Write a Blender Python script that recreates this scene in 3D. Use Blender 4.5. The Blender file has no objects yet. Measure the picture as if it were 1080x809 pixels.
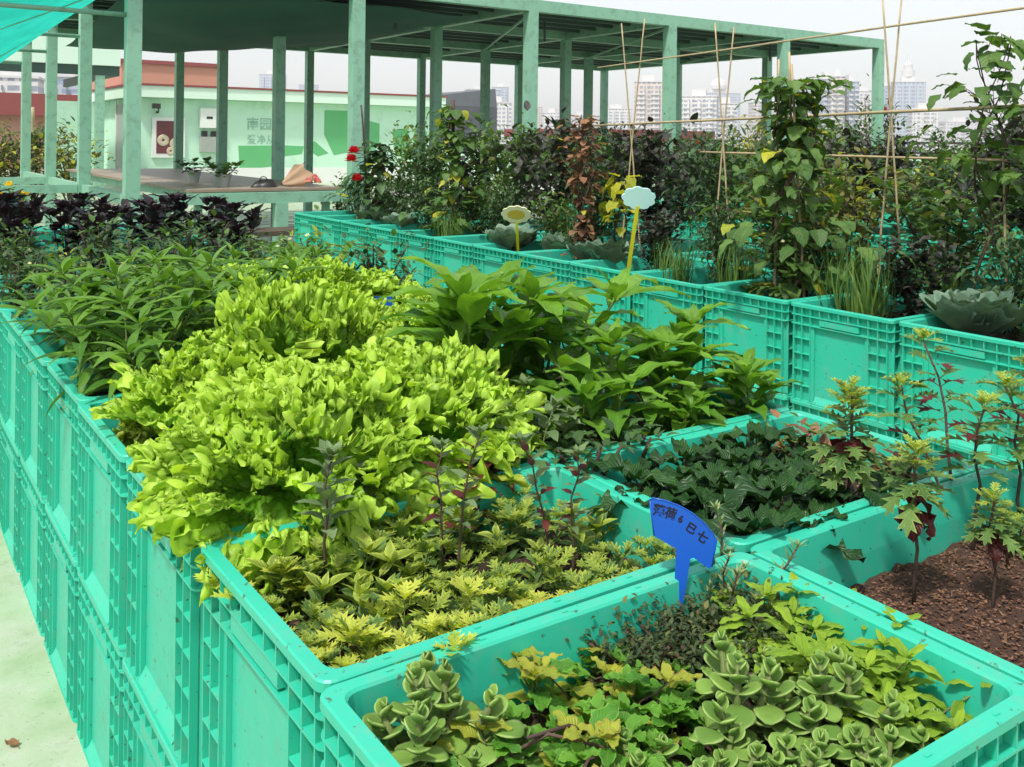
import bpy, math, random
from math import sin, cos, pi, radians, sqrt, exp
from mathutils import Vector, Matrix, noise

V = Vector
scene = bpy.context.scene
col = scene.collection
T = radians(34.3); S_, C_ = sin(T), cos(T)

# ------------------------------------------------------------------ mesh builder
class MB:
    def __init__(s): s.v = []; s.f = []; s.a = []; s.m = []; s.cur = 0; s.marks = []
    def add(s, p, a=(0.5, 0.5, 0.5)):
        s.v.append((p[0], p[1], p[2])); s.a.append((a[0], a[1], a[2], 1.0)); return len(s.v) - 1
    def face(s, *i): s.f.append(i); s.m.append(s.cur)
    def box(s, x0, x1, y0, y1, z0, z1, a=(0.5, 0.5, 0.5)):
        b = len(s.v)
        for z in (z0, z1):
            for x, y in ((x0, y0), (x1, y0), (x1, y1), (x0, y1)): s.add((x, y, z), a)
        for q in ((0, 3, 2, 1), (4, 5, 6, 7), (0, 1, 5, 4), (1, 2, 6, 5), (2, 3, 7, 6), (3, 0, 4, 7)):
            s.face(*[b + k for k in q])
    def obox(s, c, ax, ay, az, hx, hy, hz):
        b = len(s.v)
        for z in (-1, 1):
            for x, y in ((-1, -1), (1, -1), (1, 1), (-1, 1)): s.add(c + ax * hx * x + ay * hy * y + az * hz * z)
        for q in ((0, 3, 2, 1), (4, 5, 6, 7), (0, 1, 5, 4), (1, 2, 6, 5), (2, 3, 7, 6), (3, 0, 4, 7)):
            s.face(*[b + k for k in q])
    def bar(s, p, q, w, h=None):
        p, q = V(p), V(q); d = (q - p); L = d.length; d.normalize()
        up = V((0, 0, 1)) if abs(d.z) < .95 else V((0, 1, 0))
        sd = d.cross(up).normalized(); u2 = sd.cross(d)
        s.obox((p + q) / 2, d, sd, u2, L / 2, w / 2, (h or w) / 2)
    def tube(s, pts, r0, r1=None, n=6, tint=.5, cap=True):
        if r1 is None: r1 = r0
        pts = [V(p) for p in pts]; m = len(pts); rings = []
        ref = None
        for i, p in enumerate(pts):
            d = (pts[min(i + 1, m - 1)] - pts[max(i - 1, 0)])
            if d.length < 1e-9: d = V((0, 0, 1))
            d.normalize()
            if ref is None: ref = V((1, 0, 0)) if abs(d.x) < .8 else V((0, 1, 0))
            a = d.cross(ref).normalized(); b = d.cross(a); ref = ref - d * ref.dot(d)
            if ref.length < 1e-4: ref = a.copy()
            r = r0 + (r1 - r0) * i / max(1, m - 1)
            rings.append([s.add(p + (a * cos(2 * pi * k / n) + b * sin(2 * pi * k / n)) * r, (i / max(1, m - 1), k / n, tint)) for k in range(n)])
        for i in range(m - 1):
            for k in range(n):
                s.face(rings[i][k], rings[i][(k + 1) % n], rings[i + 1][(k + 1) % n], rings[i + 1][k])
        if cap: s.face(*rings[0][::-1]); s.face(*rings[-1])
    def lathe(s, prof, n=24, c=(0, 0, 0)):
        rs = []
        for r, z in prof:
            rs.append([s.add((c[0] + r * cos(2 * pi * k / n), c[1] + r * sin(2 * pi * k / n), c[2] + z)) for k in range(n)])
        for i in range(len(rs) - 1):
            for k in range(n): s.face(rs[i][k], rs[i][(k + 1) % n], rs[i + 1][(k + 1) % n], rs[i + 1][k])
        s.face(*rs[0][::-1]); s.face(*rs[-1])
    def blob(s, c, rx, ry, rz, n=8, m=6, jit=0, rng=None, tint=.5):
        b = []
        for i in range(m + 1):
            th = pi * i / m
            b.append([s.add((c[0] + rx * sin(th) * cos(2 * pi * k / n) * (1 + (rng.uniform(-jit, jit) if rng else 0)),
                             c[1] + ry * sin(th) * sin(2 * pi * k / n) * (1 + (rng.uniform(-jit, jit) if rng else 0)),
                             c[2] - rz * cos(th)), (i / m, k / n, tint)) for k in range(n)])
        for i in range(m):
            for k in range(n): s.face(b[i][k], b[i][(k + 1) % n], b[i + 1][(k + 1) % n], b[i + 1][k])
    def mesh(s, name, mats, smooth=False):
        me = bpy.data.meshes.new(name)
        me.from_pydata(s.v, [], s.f)
        if not isinstance(mats, (list, tuple)): mats = [mats]
        for m in mats: me.materials.append(m)
        if len(mats) > 1: me.polygons.foreach_set('material_index', s.m)
        at = me.attributes.new('lf', 'FLOAT_COLOR', 'POINT')
        at.data.foreach_set('color', [c for a in s.a for c in a])
        if smooth: me.polygons.foreach_set('use_smooth', [True] * len(me.polygons))
        me.update()
        return me
    def build(s, name, mats, parent=None, smooth=False):
        o = bpy.data.objects.new(name, s.mesh(name, mats, smooth)); col.objects.link(o)
        if parent: o.parent = parent
        return o

def tag(o, label, cat, group=None):
    o['label'] = label; o['category'] = cat
    if group: o['group'] = group
    return o
def struct(o): o['kind'] = 'structure'; return o
def empty(name, loc=(0, 0, 0), rz=0, sc=1):
    o = bpy.data.objects.new(name, None); col.objects.link(o); o.empty_display_size = .1
    o.location = loc; o.rotation_euler = (0, 0, rz)
    o.scale = (sc, sc, sc) if isinstance(sc, (int, float)) else sc
    return o
def dup(root):
    def cp(o, par):
        c = o.copy(); col.objects.link(c); c.parent = par
        for ch in kids.get(o.name, []): cp(ch, c)
        return c
    kids = {}
    def walk(o):
        kids[o.name] = list(KIDS.get(o.name, []))
        for ch in kids[o.name]: walk(ch)
    walk(root)
    r = cp(root, None)
    def reg(o, n):
        KIDS[n.name] = list(n_children(n))
    return r
KIDS = {}
def n_children(o): return [c for c in bpy.data.objects if c.parent == o]

# ------------------------------------------------------------------ materials
def newmat(name):
    m = bpy.data.materials.new(name); m.use_nodes = True
    nt = m.node_tree; nt.nodes.clear()
    return m, nt, nt.nodes, nt.links
def N(ns, t, **k):
    n = ns.new(t)
    for a, b in k.items():
        if a.startswith('i_'): n.inputs[a[2:]].default_value = b
        else: setattr(n, a, b)
    return n
def mixc(ns, ln, fac, a, b, mode='MIX'):
    n = ns.new('ShaderNodeMix'); n.data_type = 'RGBA'; n.blend_type = mode
    for sock, v in ((n.inputs[0], fac), (n.inputs[6], a), (n.inputs[7], b)):
        if hasattr(v, 'links') or hasattr(v, 'is_linked'): ln.new(v, sock)
        elif isinstance(v, tuple): sock.default_value = (v[0], v[1], v[2], 1)
        else: sock.default_value = v
    return n.outputs[2]
def math_(ns, ln, op, a, b=None, c=None):
    n = ns.new('ShaderNodeMath'); n.operation = op
    for i, v in enumerate((a, b, c)):
        if v is None: continue
        if hasattr(v, 'is_linked'): ln.new(v, n.inputs[i])
        else: n.inputs[i].default_value = v
    return n.outputs[0]
def ramp(ns, ln, fac, stops):
    n = ns.new('ShaderNodeValToRGB'); e = n.color_ramp.elements
    while len(e) < len(stops): e.new(.5)
    for q, (p, c) in zip(e, stops): q.position = p; q.color = (c[0], c[1], c[2], 1)
    ln.new(fac, n.inputs[0]); return n.outputs[0]

def surf(name, c1, c2=None, scale=5., rough=.6, bump=.0, bscale=40., metal=0., detail=6, spec=.5, dirt=None, dscale=3., dthr=(.52, .7)):
    m, nt, ns, ln = newmat(name)
    out = N(ns, 'ShaderNodeOutputMaterial'); p = N(ns, 'ShaderNodeBsdfPrincipled')
    p.inputs['Roughness'].default_value = rough; p.inputs['Metallic'].default_value = metal
    p.inputs['Specular IOR Level'].default_value = spec
    ln.new(p.outputs[0], out.inputs[0])
    tc = N(ns, 'ShaderNodeTexCoord'); geo = N(ns, 'ShaderNodeNewGeometry')
    n1 = N(ns, 'ShaderNodeTexNoise', i_Scale=scale, i_Detail=detail); ln.new(geo.outputs['Position'], n1.inputs['Vector'])
    c = mixc(ns, ln, n1.outputs[0], c1, c2 or c1)
    if dirt:
        n2 = N(ns, 'ShaderNodeTexNoise', i_Scale=dscale, i_Detail=8, i_Roughness=.7); ln.new(geo.outputs['Position'], n2.inputs['Vector'])
        f = ramp(ns, ln, n2.outputs[0], [(dthr[0], (0, 0, 0)), (dthr[1], (1, 1, 1))])
        c = mixc(ns, ln, f, c, dirt)
    ln.new(c, p.inputs['Base Color'])
    if bump:
        n3 = N(ns, 'ShaderNodeTexNoise', i_Scale=bscale, i_Detail=5); ln.new(geo.outputs['Position'], n3.inputs['Vector'])
        b = N(ns, 'ShaderNodeBump', i_Strength=bump, i_Distance=.01); ln.new(n3.outputs[0], b.inputs['Height']); ln.new(b.outputs[0], p.inputs['Normal'])
    return m

def leafmat(name, c1, c2, edge=None, edge_t=(.6, 1.), vein=None, rough=.45, trans=.35, tcol=None, spots=None, veinf=9., bump=.4, axis='v', sheen=0):
    """c1..c2 by per-leaf tint, edge colour towards the margin (axis v) or the tip (axis u)"""
    m, nt, ns, ln = newmat(name)
    out = N(ns, 'ShaderNodeOutputMaterial'); p = N(ns, 'ShaderNodeBsdfPrincipled')
    p.inputs['Roughness'].default_value = rough; p.inputs['Specular IOR Level'].default_value = .35
    at = N(ns, 'ShaderNodeAttribute', attribute_name='lf'); sp = N(ns, 'ShaderNodeSeparateColor'); ln.new(at.outputs['Color'], sp.inputs[0])
    u, v, t = sp.outputs[0], sp.outputs[1], sp.outputs[2]
    geo = N(ns, 'ShaderNodeNewGeometry')
    c = mixc(ns, ln, t, c1, c2)
    av = math_(ns, ln, 'MULTIPLY', math_(ns, ln, 'ABSOLUTE', math_(ns, ln, 'SUBTRACT', v, .5)), 2.)
    if edge:
        src = av if axis == 'v' else u
        nz = N(ns, 'ShaderNodeTexNoise', i_Scale=60., i_Detail=3); ln.new(geo.outputs['Position'], nz.inputs['Vector'])
        s2 = math_(ns, ln, 'ADD', src, math_(ns, ln, 'MULTIPLY', math_(ns, ln, 'SUBTRACT', nz.outputs[0], .5), .6))
        f = ramp(ns, ln, s2, [(edge_t[0], (0, 0, 0)), (edge_t[1], (1, 1, 1))])
        c = mixc(ns, ln, f, c, edge)
    w = math_(ns, ln, 'SUBTRACT', math_(ns, ln, 'MULTIPLY', u, veinf), math_(ns, ln, 'MULTIPLY', av, veinf * .35))
    sv = math_(ns, ln, 'PINGPONG', w, .5)
    if vein:
        f1 = ramp(ns, ln, av, [(.03, (1, 1, 1)), (.1, (0, 0, 0))])
        f2 = ramp(ns, ln, sv, [(.03, (.6, .6, .6)), (.1, (0, 0, 0))])
        f = math_(ns, ln, 'MAXIMUM', f1, f2)
        c = mixc(ns, ln, math_(ns, ln, 'MULTIPLY', f, .42), c, vein)
    if spots:
        nz = N(ns, 'ShaderNodeTexNoise', i_Scale=spots[1], i_Detail=4); ln.new(geo.outputs['Position'], nz.inputs['Vector'])
        f = ramp(ns, ln, nz.outputs[0], [(spots[2], (0, 0, 0)), (spots[2] + .07, (1, 1, 1))])
        c = mixc(ns, ln, f, c, spots[0])
    nz = N(ns, 'ShaderNodeTexNoise', i_Scale=35., i_Detail=4); ln.new(geo.outputs['Position'], nz.inputs['Vector'])
    c = mixc(ns, ln, .45, c, mixc(ns, ln, 1., c, ramp(ns, ln, nz.outputs[0], [(.3, (.55, .6, .5)), (.7, (1.3, 1.3, 1.2))]), 'MULTIPLY'))
    ln.new(c, p.inputs['Base Color'])
    b = N(ns, 'ShaderNodeBump', i_Strength=bump, i_Distance=.002)
    hn = math_(ns, ln, 'ADD', ramp(ns, ln, sv, [(.0, (0, 0, 0)), (.35, (1, 1, 1))]), math_(ns, ln, 'MULTIPLY', nz.outputs[0], .8))
    ln.new(hn, b.inputs['Height']); ln.new(b.outputs[0], p.inputs['Normal'])
    if trans > 0:
        tr = N(ns, 'ShaderNodeBsdfTranslucent')
        tc_ = mixc(ns, ln, 1., c, tcol or (1.5, 1.5, .6), 'MULTIPLY'); ln.new(tc_, tr.inputs[0])
        mx = N(ns, 'ShaderNodeMixShader'); mx.inputs[0].default_value = trans
        ln.new(p.outputs[0], mx.inputs[1]); ln.new(tr.outputs[0], mx.inputs[2]); ln.new(mx.outputs[0], out.inputs[0])
    else: ln.new(p.outputs[0], out.inputs[0])
    return m

def plastic_mat():
    m, nt, ns, ln = newmat('turquoise_plastic')
    out = N(ns, 'ShaderNodeOutputMaterial'); p = N(ns, 'ShaderNodeBsdfPrincipled')
    geo = N(ns, 'ShaderNodeNewGeometry'); oi = N(ns, 'ShaderNodeObjectInfo')
    n1 = N(ns, 'ShaderNodeTexNoise', i_Scale=4., i_Detail=6); ln.new(geo.outputs['Position'], n1.inputs['Vector'])
    c = mixc(ns, ln, n1.outputs[0], (.024, .43, .285), (.036, .50, .34))
    c = mixc(ns, ln, math_(ns, ln, 'MULTIPLY', oi.outputs['Random'], .8), c, (.024, .40, .27))
    nf = N(ns, 'ShaderNodeTexNoise', i_Scale=2.3, i_Detail=5, i_Roughness=.6); ln.new(geo.outputs['Position'], nf.inputs['Vector'])
    c = mixc(ns, ln, ramp(ns, ln, nf.outputs[0], [(.48, (0, 0, 0)), (.68, (.4, .4, .4))]), c, (.06, .46, .34))
    # dust film and mud splashes
    n2 = N(ns, 'ShaderNodeTexNoise', i_Scale=22., i_Detail=9, i_Roughness=.75); ln.new(geo.outputs['Position'], n2.inputs['Vector'])
    f = ramp(ns, ln, n2.outputs[0], [(.52, (0, 0, 0)), (.74, (.75, .75, .75))]); c = mixc(ns, ln, f, c, (.14, .34, .24))
    mp = N(ns, 'ShaderNodeMapping'); mp.inputs['Scale'].default_value = (60, 60, 5); ln.new(geo.outputs['Position'], mp.inputs[0])
    n4 = N(ns, 'ShaderNodeTexNoise', i_Scale=1., i_Detail=4); ln.new(mp.outputs[0], n4.inputs['Vector'])
    f = ramp(ns, ln, n4.outputs[0], [(.56, (0, 0, 0)), (.8, (.4, .4, .4))]); c = mixc(ns, ln, f, c, (.08, .40, .28))
    n3 = N(ns, 'ShaderNodeTexNoise', i_Scale=90., i_Detail=5); ln.new(geo.outputs['Position'], n3.inputs['Vector'])
    f = ramp(ns, ln, n3.outputs[0], [(.66, (0, 0, 0)), (.70, (.85, .85, .85))]); c = mixc(ns, ln, f, c, (.05, .09, .05))
    ln.new(c, p.inputs['Base Color'])
    ln.new(ramp(ns, ln, n2.outputs[0], [(.3, (.28, .28, .28)), (.7, (.5, .5, .5))]), p.inputs['Roughness'])
    p.inputs['Specular IOR Level'].default_value = .5
    b = N(ns, 'ShaderNodeBump', i_Strength=.08, i_Distance=.003); ln.new(n2.outputs[0], b.inputs['Height']); ln.new(b.outputs[0], p.inputs['Normal'])
    ln.new(p.outputs[0], out.inputs[0])
    return m

M = {}
M['plastic'] = plastic_mat()
M['soil'] = surf('soil', (.018, .010, .007), (.06, .032, .02), 60, .95, .9, 150, dirt=(.10, .055, .03), dscale=70, dthr=(.55, .7))
M['mulch'] = surf('mulch', (.03, .014, .009), (.085, .04, .026), 50, .95, 1., 160, dirt=(.2, .11, .07), dscale=90, dthr=(.58, .72))
M['chips'] = leafmat('chips', (.05, .022, .013), (.22, .11, .065), trans=0, rough=.9, bump=.2)
M['lettuce'] = leafmat('lettuce_leaf', (.12, .32, .018), (.22, .44, .03), edge=(.46, .66, .08), edge_t=(.4, .95), rough=.42, trans=.38, tcol=(1.35, 1.3, .5), veinf=0, axis='u')
M['lettuce_old'] = leafmat('lettuce_outer_leaf', (.16, .32, .025), (.24, .40, .04), edge=(.36, .42, .06), edge_t=(.5, 1.), trans=.3, veinf=0, axis='u')
M['pepper'] = leafmat('pepper_leaf', (.07, .20, .018), (.18, .36, .035), vein=(.20, .34, .08), rough=.35, trans=.33, veinf=9)
M['longleaf'] = leafmat('long_leaf', (.055, .16, .018), (.14, .29, .035), vein=(.17, .28, .08), rough=.38, trans=.3, veinf=12)
M['chrys'] = leafmat('golden_leaf', (.10, .18, .03), (.30, .37, .045), edge=(.42, .52, .08), edge_t=(.35, .95), vein=(.15, .22, .05), rough=.5, trans=.3, veinf=6, spots=((.09, .17, .03), 55., .56))
M['chrysy'] = leafmat('yellow_leaf', (.36, .44, .05), (.55, .60, .08), edge=(.62, .64, .14), edge_t=(.5, 1.), vein=(.3, .36, .05), rough=.5, trans=.35, veinf=6, spots=((.22, .34, .04), 50., .56))
M['chrysg'] = leafmat('green_lobed_leaf', (.05, .12, .025), (.13, .23, .05), edge=(.22, .32, .09), edge_t=(.7, 1.1), vein=(.16, .25, .08), rough=.55, trans=.25, veinf=6)
M['greymint'] = leafmat('grey_green_leaf', (.08, .14, .05), (.17, .25, .11), vein=(.22, .28, .16), rough=.7, trans=.2, veinf=7)
M['mint'] = leafmat('mint_leaf', (.06, .22, .022), (.15, .37, .04), edge=(.20, .42, .06), edge_t=(.8, 1.2), vein=(.22, .34, .08), rough=.5, trans=.33, veinf=8, bump=.45)
M['minty'] = leafmat('yellowing_leaf', (.22, .32, .03), (.46, .46, .06), edge=(.34, .22, .05), edge_t=(.8, 1.15), vein=(.40, .42, .10), rough=.5, trans=.35, spots=((.16, .11, .02), 60., .72), bump=.45)
M['succ'] = leafmat('succulent_leaf', (.10, .21, .035), (.18, .31, .055), edge=(.34, .46, .15), edge_t=(.72, 1.05), rough=.7, trans=.15, veinf=1, bump=.3)
M['sage'] = leafmat('crinkled_leaf', (.17, .33, .02), (.34, .50, .04), edge=(.28, .46, .05), edge_t=(.6, 1.), vein=(.07, .16, .02), rough=.65, trans=.25, veinf=11, bump=.6)
M['thyme'] = leafmat('tiny_dark_leaf', (.02, .045, .012), (.07, .10, .035), rough=.6, trans=.15, veinf=1)
M['rosemary'] = leafmat('needle_leaf', (.10, .18, .06), (.30, .36, .16), rough=.6, trans=.15, veinf=1)
M['kale'] = leafmat('dark_crinkled_leaf', (.012, .05, .012), (.035, .105, .022), vein=(.05, .12, .04), rough=.42, trans=.15, veinf=9, bump=1.)
M['basil'] = leafmat('purple_leaf', (.014, .012, .013), (.04, .028, .034), vein=(.05, .04, .045), rough=.32, trans=.1, tcol=(1.6, .6, 1.), veinf=8)
M['coleus'] = leafmat('red_leaf', (.06, .012, .012), (.15, .03, .028), vein=(.18, .05, .045), rough=.45, trans=.25, tcol=(1.6, .5, .5))
M['dead'] = leafmat('dry_leaf', (.10, .05, .03), (.30, .15, .08), rough=.8, trans=.2, veinf=5)
M['cabbage'] = leafmat('cabbage_leaf', (.09, .17, .11), (.15, .25, .17), edge=(.18, .27, .20), edge_t=(.75, 1.1), rough=.5, trans=.12, veinf=0, axis='u')
M['chive'] = leafmat('grass_leaf', (.05, .12, .018), (.14, .24, .05), rough=.45, trans=.2, veinf=1)
M['vine'] = leafmat('vine_leaf', (.045, .11, .025), (.12, .22, .05), vein=(.18, .27, .10), rough=.5, trans=.3, spots=((.16, .13, .04), 30., .66), veinf=6)
M['viney'] = leafmat('yellow_vine_leaf', (.28, .32, .03), (.52, .50, .05), vein=(.4, .42, .15), rough=.5, trans=.4, veinf=6)
M['bushd'] = leafmat('dark_bush_leaf', (.025, .065, .022), (.07, .145, .045), vein=(.07, .12, .05), rough=.45, trans=.2)
M['bushm'] = leafmat('mid_bush_leaf', (.05, .12, .028), (.13, .23, .05), vein=(.11, .18, .06), rough=.45, trans=.28)
M['busho'] = leafmat('olive_bush_leaf', (.07, .09, .02), (.18, .17, .05), rough=.55, trans=.25)
M['bushp'] = leafmat('purplish_leaf', (.025, .028, .024), (.06, .065, .045), vein=(.08, .06, .07), rough=.4, trans=.15)
M['stem'] = leafmat('green_stem', (.08, .12, .03), (.14, .18, .05), rough=.6, trans=0, veinf=1)
M['dstem'] = leafmat('dark_stem', (.05, .03, .025), (.10, .06, .045), rough=.7, trans=0, veinf=1)
M['bamboo'] = leafmat('bamboo', (.32, .24, .14), (.44, .35, .22), rough=.5, trans=0, veinf=1, bump=.1)
M['red'] = leafmat('red_petal', (.45, .01, .015), (.65, .03, .04), rough=.5, trans=.3, tcol=(1.2, .6, .6), veinf=1)
M['pink'] = leafmat('pink_petal', (.75, .25, .35), (.85, .55, .60), rough=.5, trans=.3, veinf=1)
M['white_petal'] = leafmat('white_petal', (.75, .75, .70), (.85, .85, .75), rough=.5, trans=.2, veinf=1)
M['yellow_petal'] = leafmat('yellow_petal', (.75, .50, .02), (.85, .65, .03), rough=.5, trans=.3, veinf=1)
M['green_paint'] = surf('green_paint', (.21, .44, .31), (.26, .49, .36), 2, .45, .05, 60, dirt=(.15, .26, .19), dscale=9, dthr=(.5, .72))
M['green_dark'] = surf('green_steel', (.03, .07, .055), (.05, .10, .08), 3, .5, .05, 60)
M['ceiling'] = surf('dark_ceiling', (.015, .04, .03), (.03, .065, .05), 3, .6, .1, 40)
M['net'] = None
M['wood'] = surf('table_wood', (.24, .18, .13), (.36, .28, .21), 8, .4, .15, 60)
M['dark_wood'] = surf('bench_wood', (.06, .04, .03), (.12, .09, .07), 8, .5, .15, 60)
M['wall'] = surf('mint_wall', (.50, .78, .60), (.58, .84, .68), .7, .7, .08, 50, dirt=(.42, .64, .50), dscale=1.2)
M['fascia'] = surf('pale_fascia', (.62, .82, .68), (.70, .86, .74), .8, .6, .05, 50)
M['mural'] = surf('mural_green', (.10, .42, .16), (.14, .48, .20), 2, .6)
M['mural_text'] = surf('mural_text', (.28, .50, .38), None, 2, .6)
M['white'] = surf('white_paint', (.74, .76, .74), (.80, .81, .79), 4, .5)
M['grey'] = surf('grey_metal', (.30, .33, .30), (.40, .42, .40), 8, .45)
M['black'] = surf('black_plastic', (.02, .02, .02), (.03, .03, .03), 8, .4)
M['poster'] = surf('poster_maroon', (.10, .02, .03), (.20, .05, .06), 3, .4)
M['poster_l'] = surf('poster_cream', (.50, .42, .30), (.62, .55, .42), 20, .4)
M['blue'] = surf('blue_plastic', (.006, .075, .42), (.01, .10, .48), 5, .3)
M['ink'] = surf('ink', (.006, .006, .02), None, 5, .5)
M['yplastic'] = surf('yellow_plastic', (.70, .62, .01), (.75, .66, .02), 5, .35)
M['cyan'] = surf('pale_cyan_plastic', (.52, .84, .80), (.60, .88, .84), 5, .4)
M['cream'] = surf('cream_plastic', (.60, .60, .36), (.66, .66, .42), 5, .4)
M['gold'] = surf('gold_plastic', (.45, .33, .01), (.5, .38, .02), 5, .4)
M['kraft'] = surf('kraft_paper', (.34, .22, .13), (.44, .30, .19), 12, .8, .3, 30)
M['red_roof'] = surf('red_roof', (.22, .05, .05), (.28, .07, .07), 2, .7)
M['salmon'] = surf('salmon_wall', (.48, .22, .16), (.54, .26, .19), .8, .8)
M['pinkish'] = surf('pinkish_wall', (.46, .23, .20), (.52, .28, .24), .8, .8)
M['slate'] = surf('slate_roof', (.08, .09, .10), (.12, .13, .14), 2, .6)
M['stone'] = surf('stone_top', (.42, .40, .36), (.52, .50, .46), 12, .5, .1)

def net_mat():
    m, nt, ns, ln = newmat('shade_net'); out = N(ns, 'ShaderNodeOutputMaterial')
    p = N(ns, 'ShaderNodeBsdfPrincipled'); p.inputs['Roughness'].default_value = .6
    geo = N(ns, 'ShaderNodeNewGeometry')
    mp = N(ns, 'ShaderNodeMapping'); mp.inputs['Scale'].default_value = (2, 9, 9); mp.inputs['Rotation'].default_value = (0, .3, .5); ln.new(geo.outputs['Position'], mp.inputs[0])
    n1 = N(ns, 'ShaderNodeTexNoise', i_Scale=1.5, i_Detail=5); ln.new(mp.outputs[0], n1.inputs['Vector'])
    c = mixc(ns, ln, n1.outputs[0], (.01, .34, .26), (.03, .60, .48)); ln.new(c, p.inputs['Base Color'])
    tr = N(ns, 'ShaderNodeBsdfTranslucent'); ln.new(c, tr.inputs[0])
    mx = N(ns, 'ShaderNodeMixShader'); mx.inputs[0].default_value = .62; ln.new(p.outputs[0], mx.inputs[1]); ln.new(tr.outputs[0], mx.inputs[2]); ln.new(mx.outputs[0], out.inputs[0])
    return m
M['net'] = net_mat()
M['net_dark'] = surf('dark_net', (.008, .08, .055), (.014, .12, .085), 4, .8)

def floor_mat():
    m, nt, ns, ln = newmat('painted_concrete'); out = N(ns, 'ShaderNodeOutputMaterial'); p = N(ns, 'ShaderNodeBsdfPrincipled')
    geo = N(ns, 'ShaderNodeNewGeometry')
    n1 = N(ns, 'ShaderNodeTexNoise', i_Scale=4.5, i_Detail=10, i_Roughness=.62); ln.new(geo.outputs['Position'], n1.inputs['Vector'])
    c = ramp(ns, ln, n1.outputs[0], [(.34, (.24, .34, .19)), (.46, (.32, .41, .26)), (.56, (.38, .44, .32)), (.68, (.47, .49, .42))])
    n2 = N(ns, 'ShaderNodeTexNoise', i_Scale=14, i_Detail=10, i_Roughness=.8); ln.new(geo.outputs['Position'], n2.inputs['Vector'])
    c = mixc(ns, ln, ramp(ns, ln, n2.outputs[0], [(.54, (0, 0, 0)), (.72, (.8, .8, .8))]), c, (.19, .23, .14))
    n3 = N(ns, 'ShaderNodeTexNoise', i_Scale=140, i_Detail=3); ln.new(geo.outputs['Position'], n3.inputs['Vector'])
    c = mixc(ns, ln, ramp(ns, ln, n3.outputs[0], [(.66, (0, 0, 0)), (.72, (.85, .85, .85))]), c, (.08, .08, .055))
    ln.new(c, p.inputs['Base Color'])
    ln.new(ramp(ns, ln, n1.outputs[0], [(.42, (.6, .6, .6)), (.6, (.16, .16, .16))]), p.inputs['Roughness'])
    b = N(ns, 'ShaderNodeBump', i_Strength=.12, i_Distance=.004); ln.new(n2.outputs[0], b.inputs['Height']); ln.new(b.outputs[0], p.inputs['Normal'])
    ln.new(p.outputs[0], out.inputs[0]); return m
M['floor'] = floor_mat()

def facade_mat(name, wall, glass, bw=3.2, bh=3.0):
    m, nt, ns, ln = newmat(name); out = N(ns, 'ShaderNodeOutputMaterial'); p = N(ns, 'ShaderNodeBsdfPrincipled'); p.inputs['Roughness'].default_value = .7
    tc = N(ns, 'ShaderNodeTexCoord'); sp = N(ns, 'ShaderNodeSeparateXYZ'); ln.new(tc.outputs['Object'], sp.inputs[0])
    h = math_(ns, ln, 'ADD', sp.outputs[0], sp.outputs[1])
    fx = math_(ns, ln, 'PINGPONG', math_(ns, ln, 'DIVIDE', h, bw), .5); fz = math_(ns, ln, 'PINGPONG', math_(ns, ln, 'DIVIDE', sp.outputs[2], bh), .5)
    f = math_(ns, ln, 'MULTIPLY', math_(ns, ln, 'GREATER_THAN', fx, .2), math_(ns, ln, 'GREATER_THAN', fz, .22))
    n1 = N(ns, 'ShaderNodeTexNoise', i_Scale=.35, i_Detail=3); ln.new(tc.outputs['Object'], n1.inputs['Vector'])
    g = mixc(ns, ln, n1.outputs[0], glass, tuple(min(1, x * 1.9) for x in glass))
    c = mixc(ns, ln, f, wall, g); ln.new(c, p.inputs['Base Color']); ln.new(p.outputs[0], out.inputs[0]); return m
M['fac_w'] = facade_mat('pale_facade', (.62, .60, .58), (.16, .18, .22))
M['fac_b'] = facade_mat('blue_grey_facade', (.40, .44, .50), (.14, .18, .26))
M['fac_p'] = facade_mat('warm_facade', (.56, .48, .42), (.16, .17, .2))
M['conc'] = surf('tower_concrete', (.55, .54, .53), (.62, .61, .60), .2, .8)

# ------------------------------------------------------------------ leaves
def lanc(t): return max(0.0, sin(pi * t ** .72)) ** 1.15
def ovate(t): return max(0.0, sin(pi * t ** .62)) ** .8
def oblong(t): return max(0.0, sin(pi * t ** .9)) ** .55
def blade(t): return (min(1, t * 8)) * (1 - t) ** .5
def spat(t): return max(0.0, sin(pi * t ** 1.45)) ** .52
def cordate(t): return (min(1, (t + .02) * 7) ** .5) * (max(0.0, 1 - t) ** .62) * (1 + .18 * sin(pi * t))
CHRYS = [(0, 0, .03), (.25, .22, .05), (.32, .48, .46), (.44, .46, .14), (.54, .72, .52), (.64, .66, .16), (.74, .92, .36), (.86, .86, .12), (1, 1.04, .02)]

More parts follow.
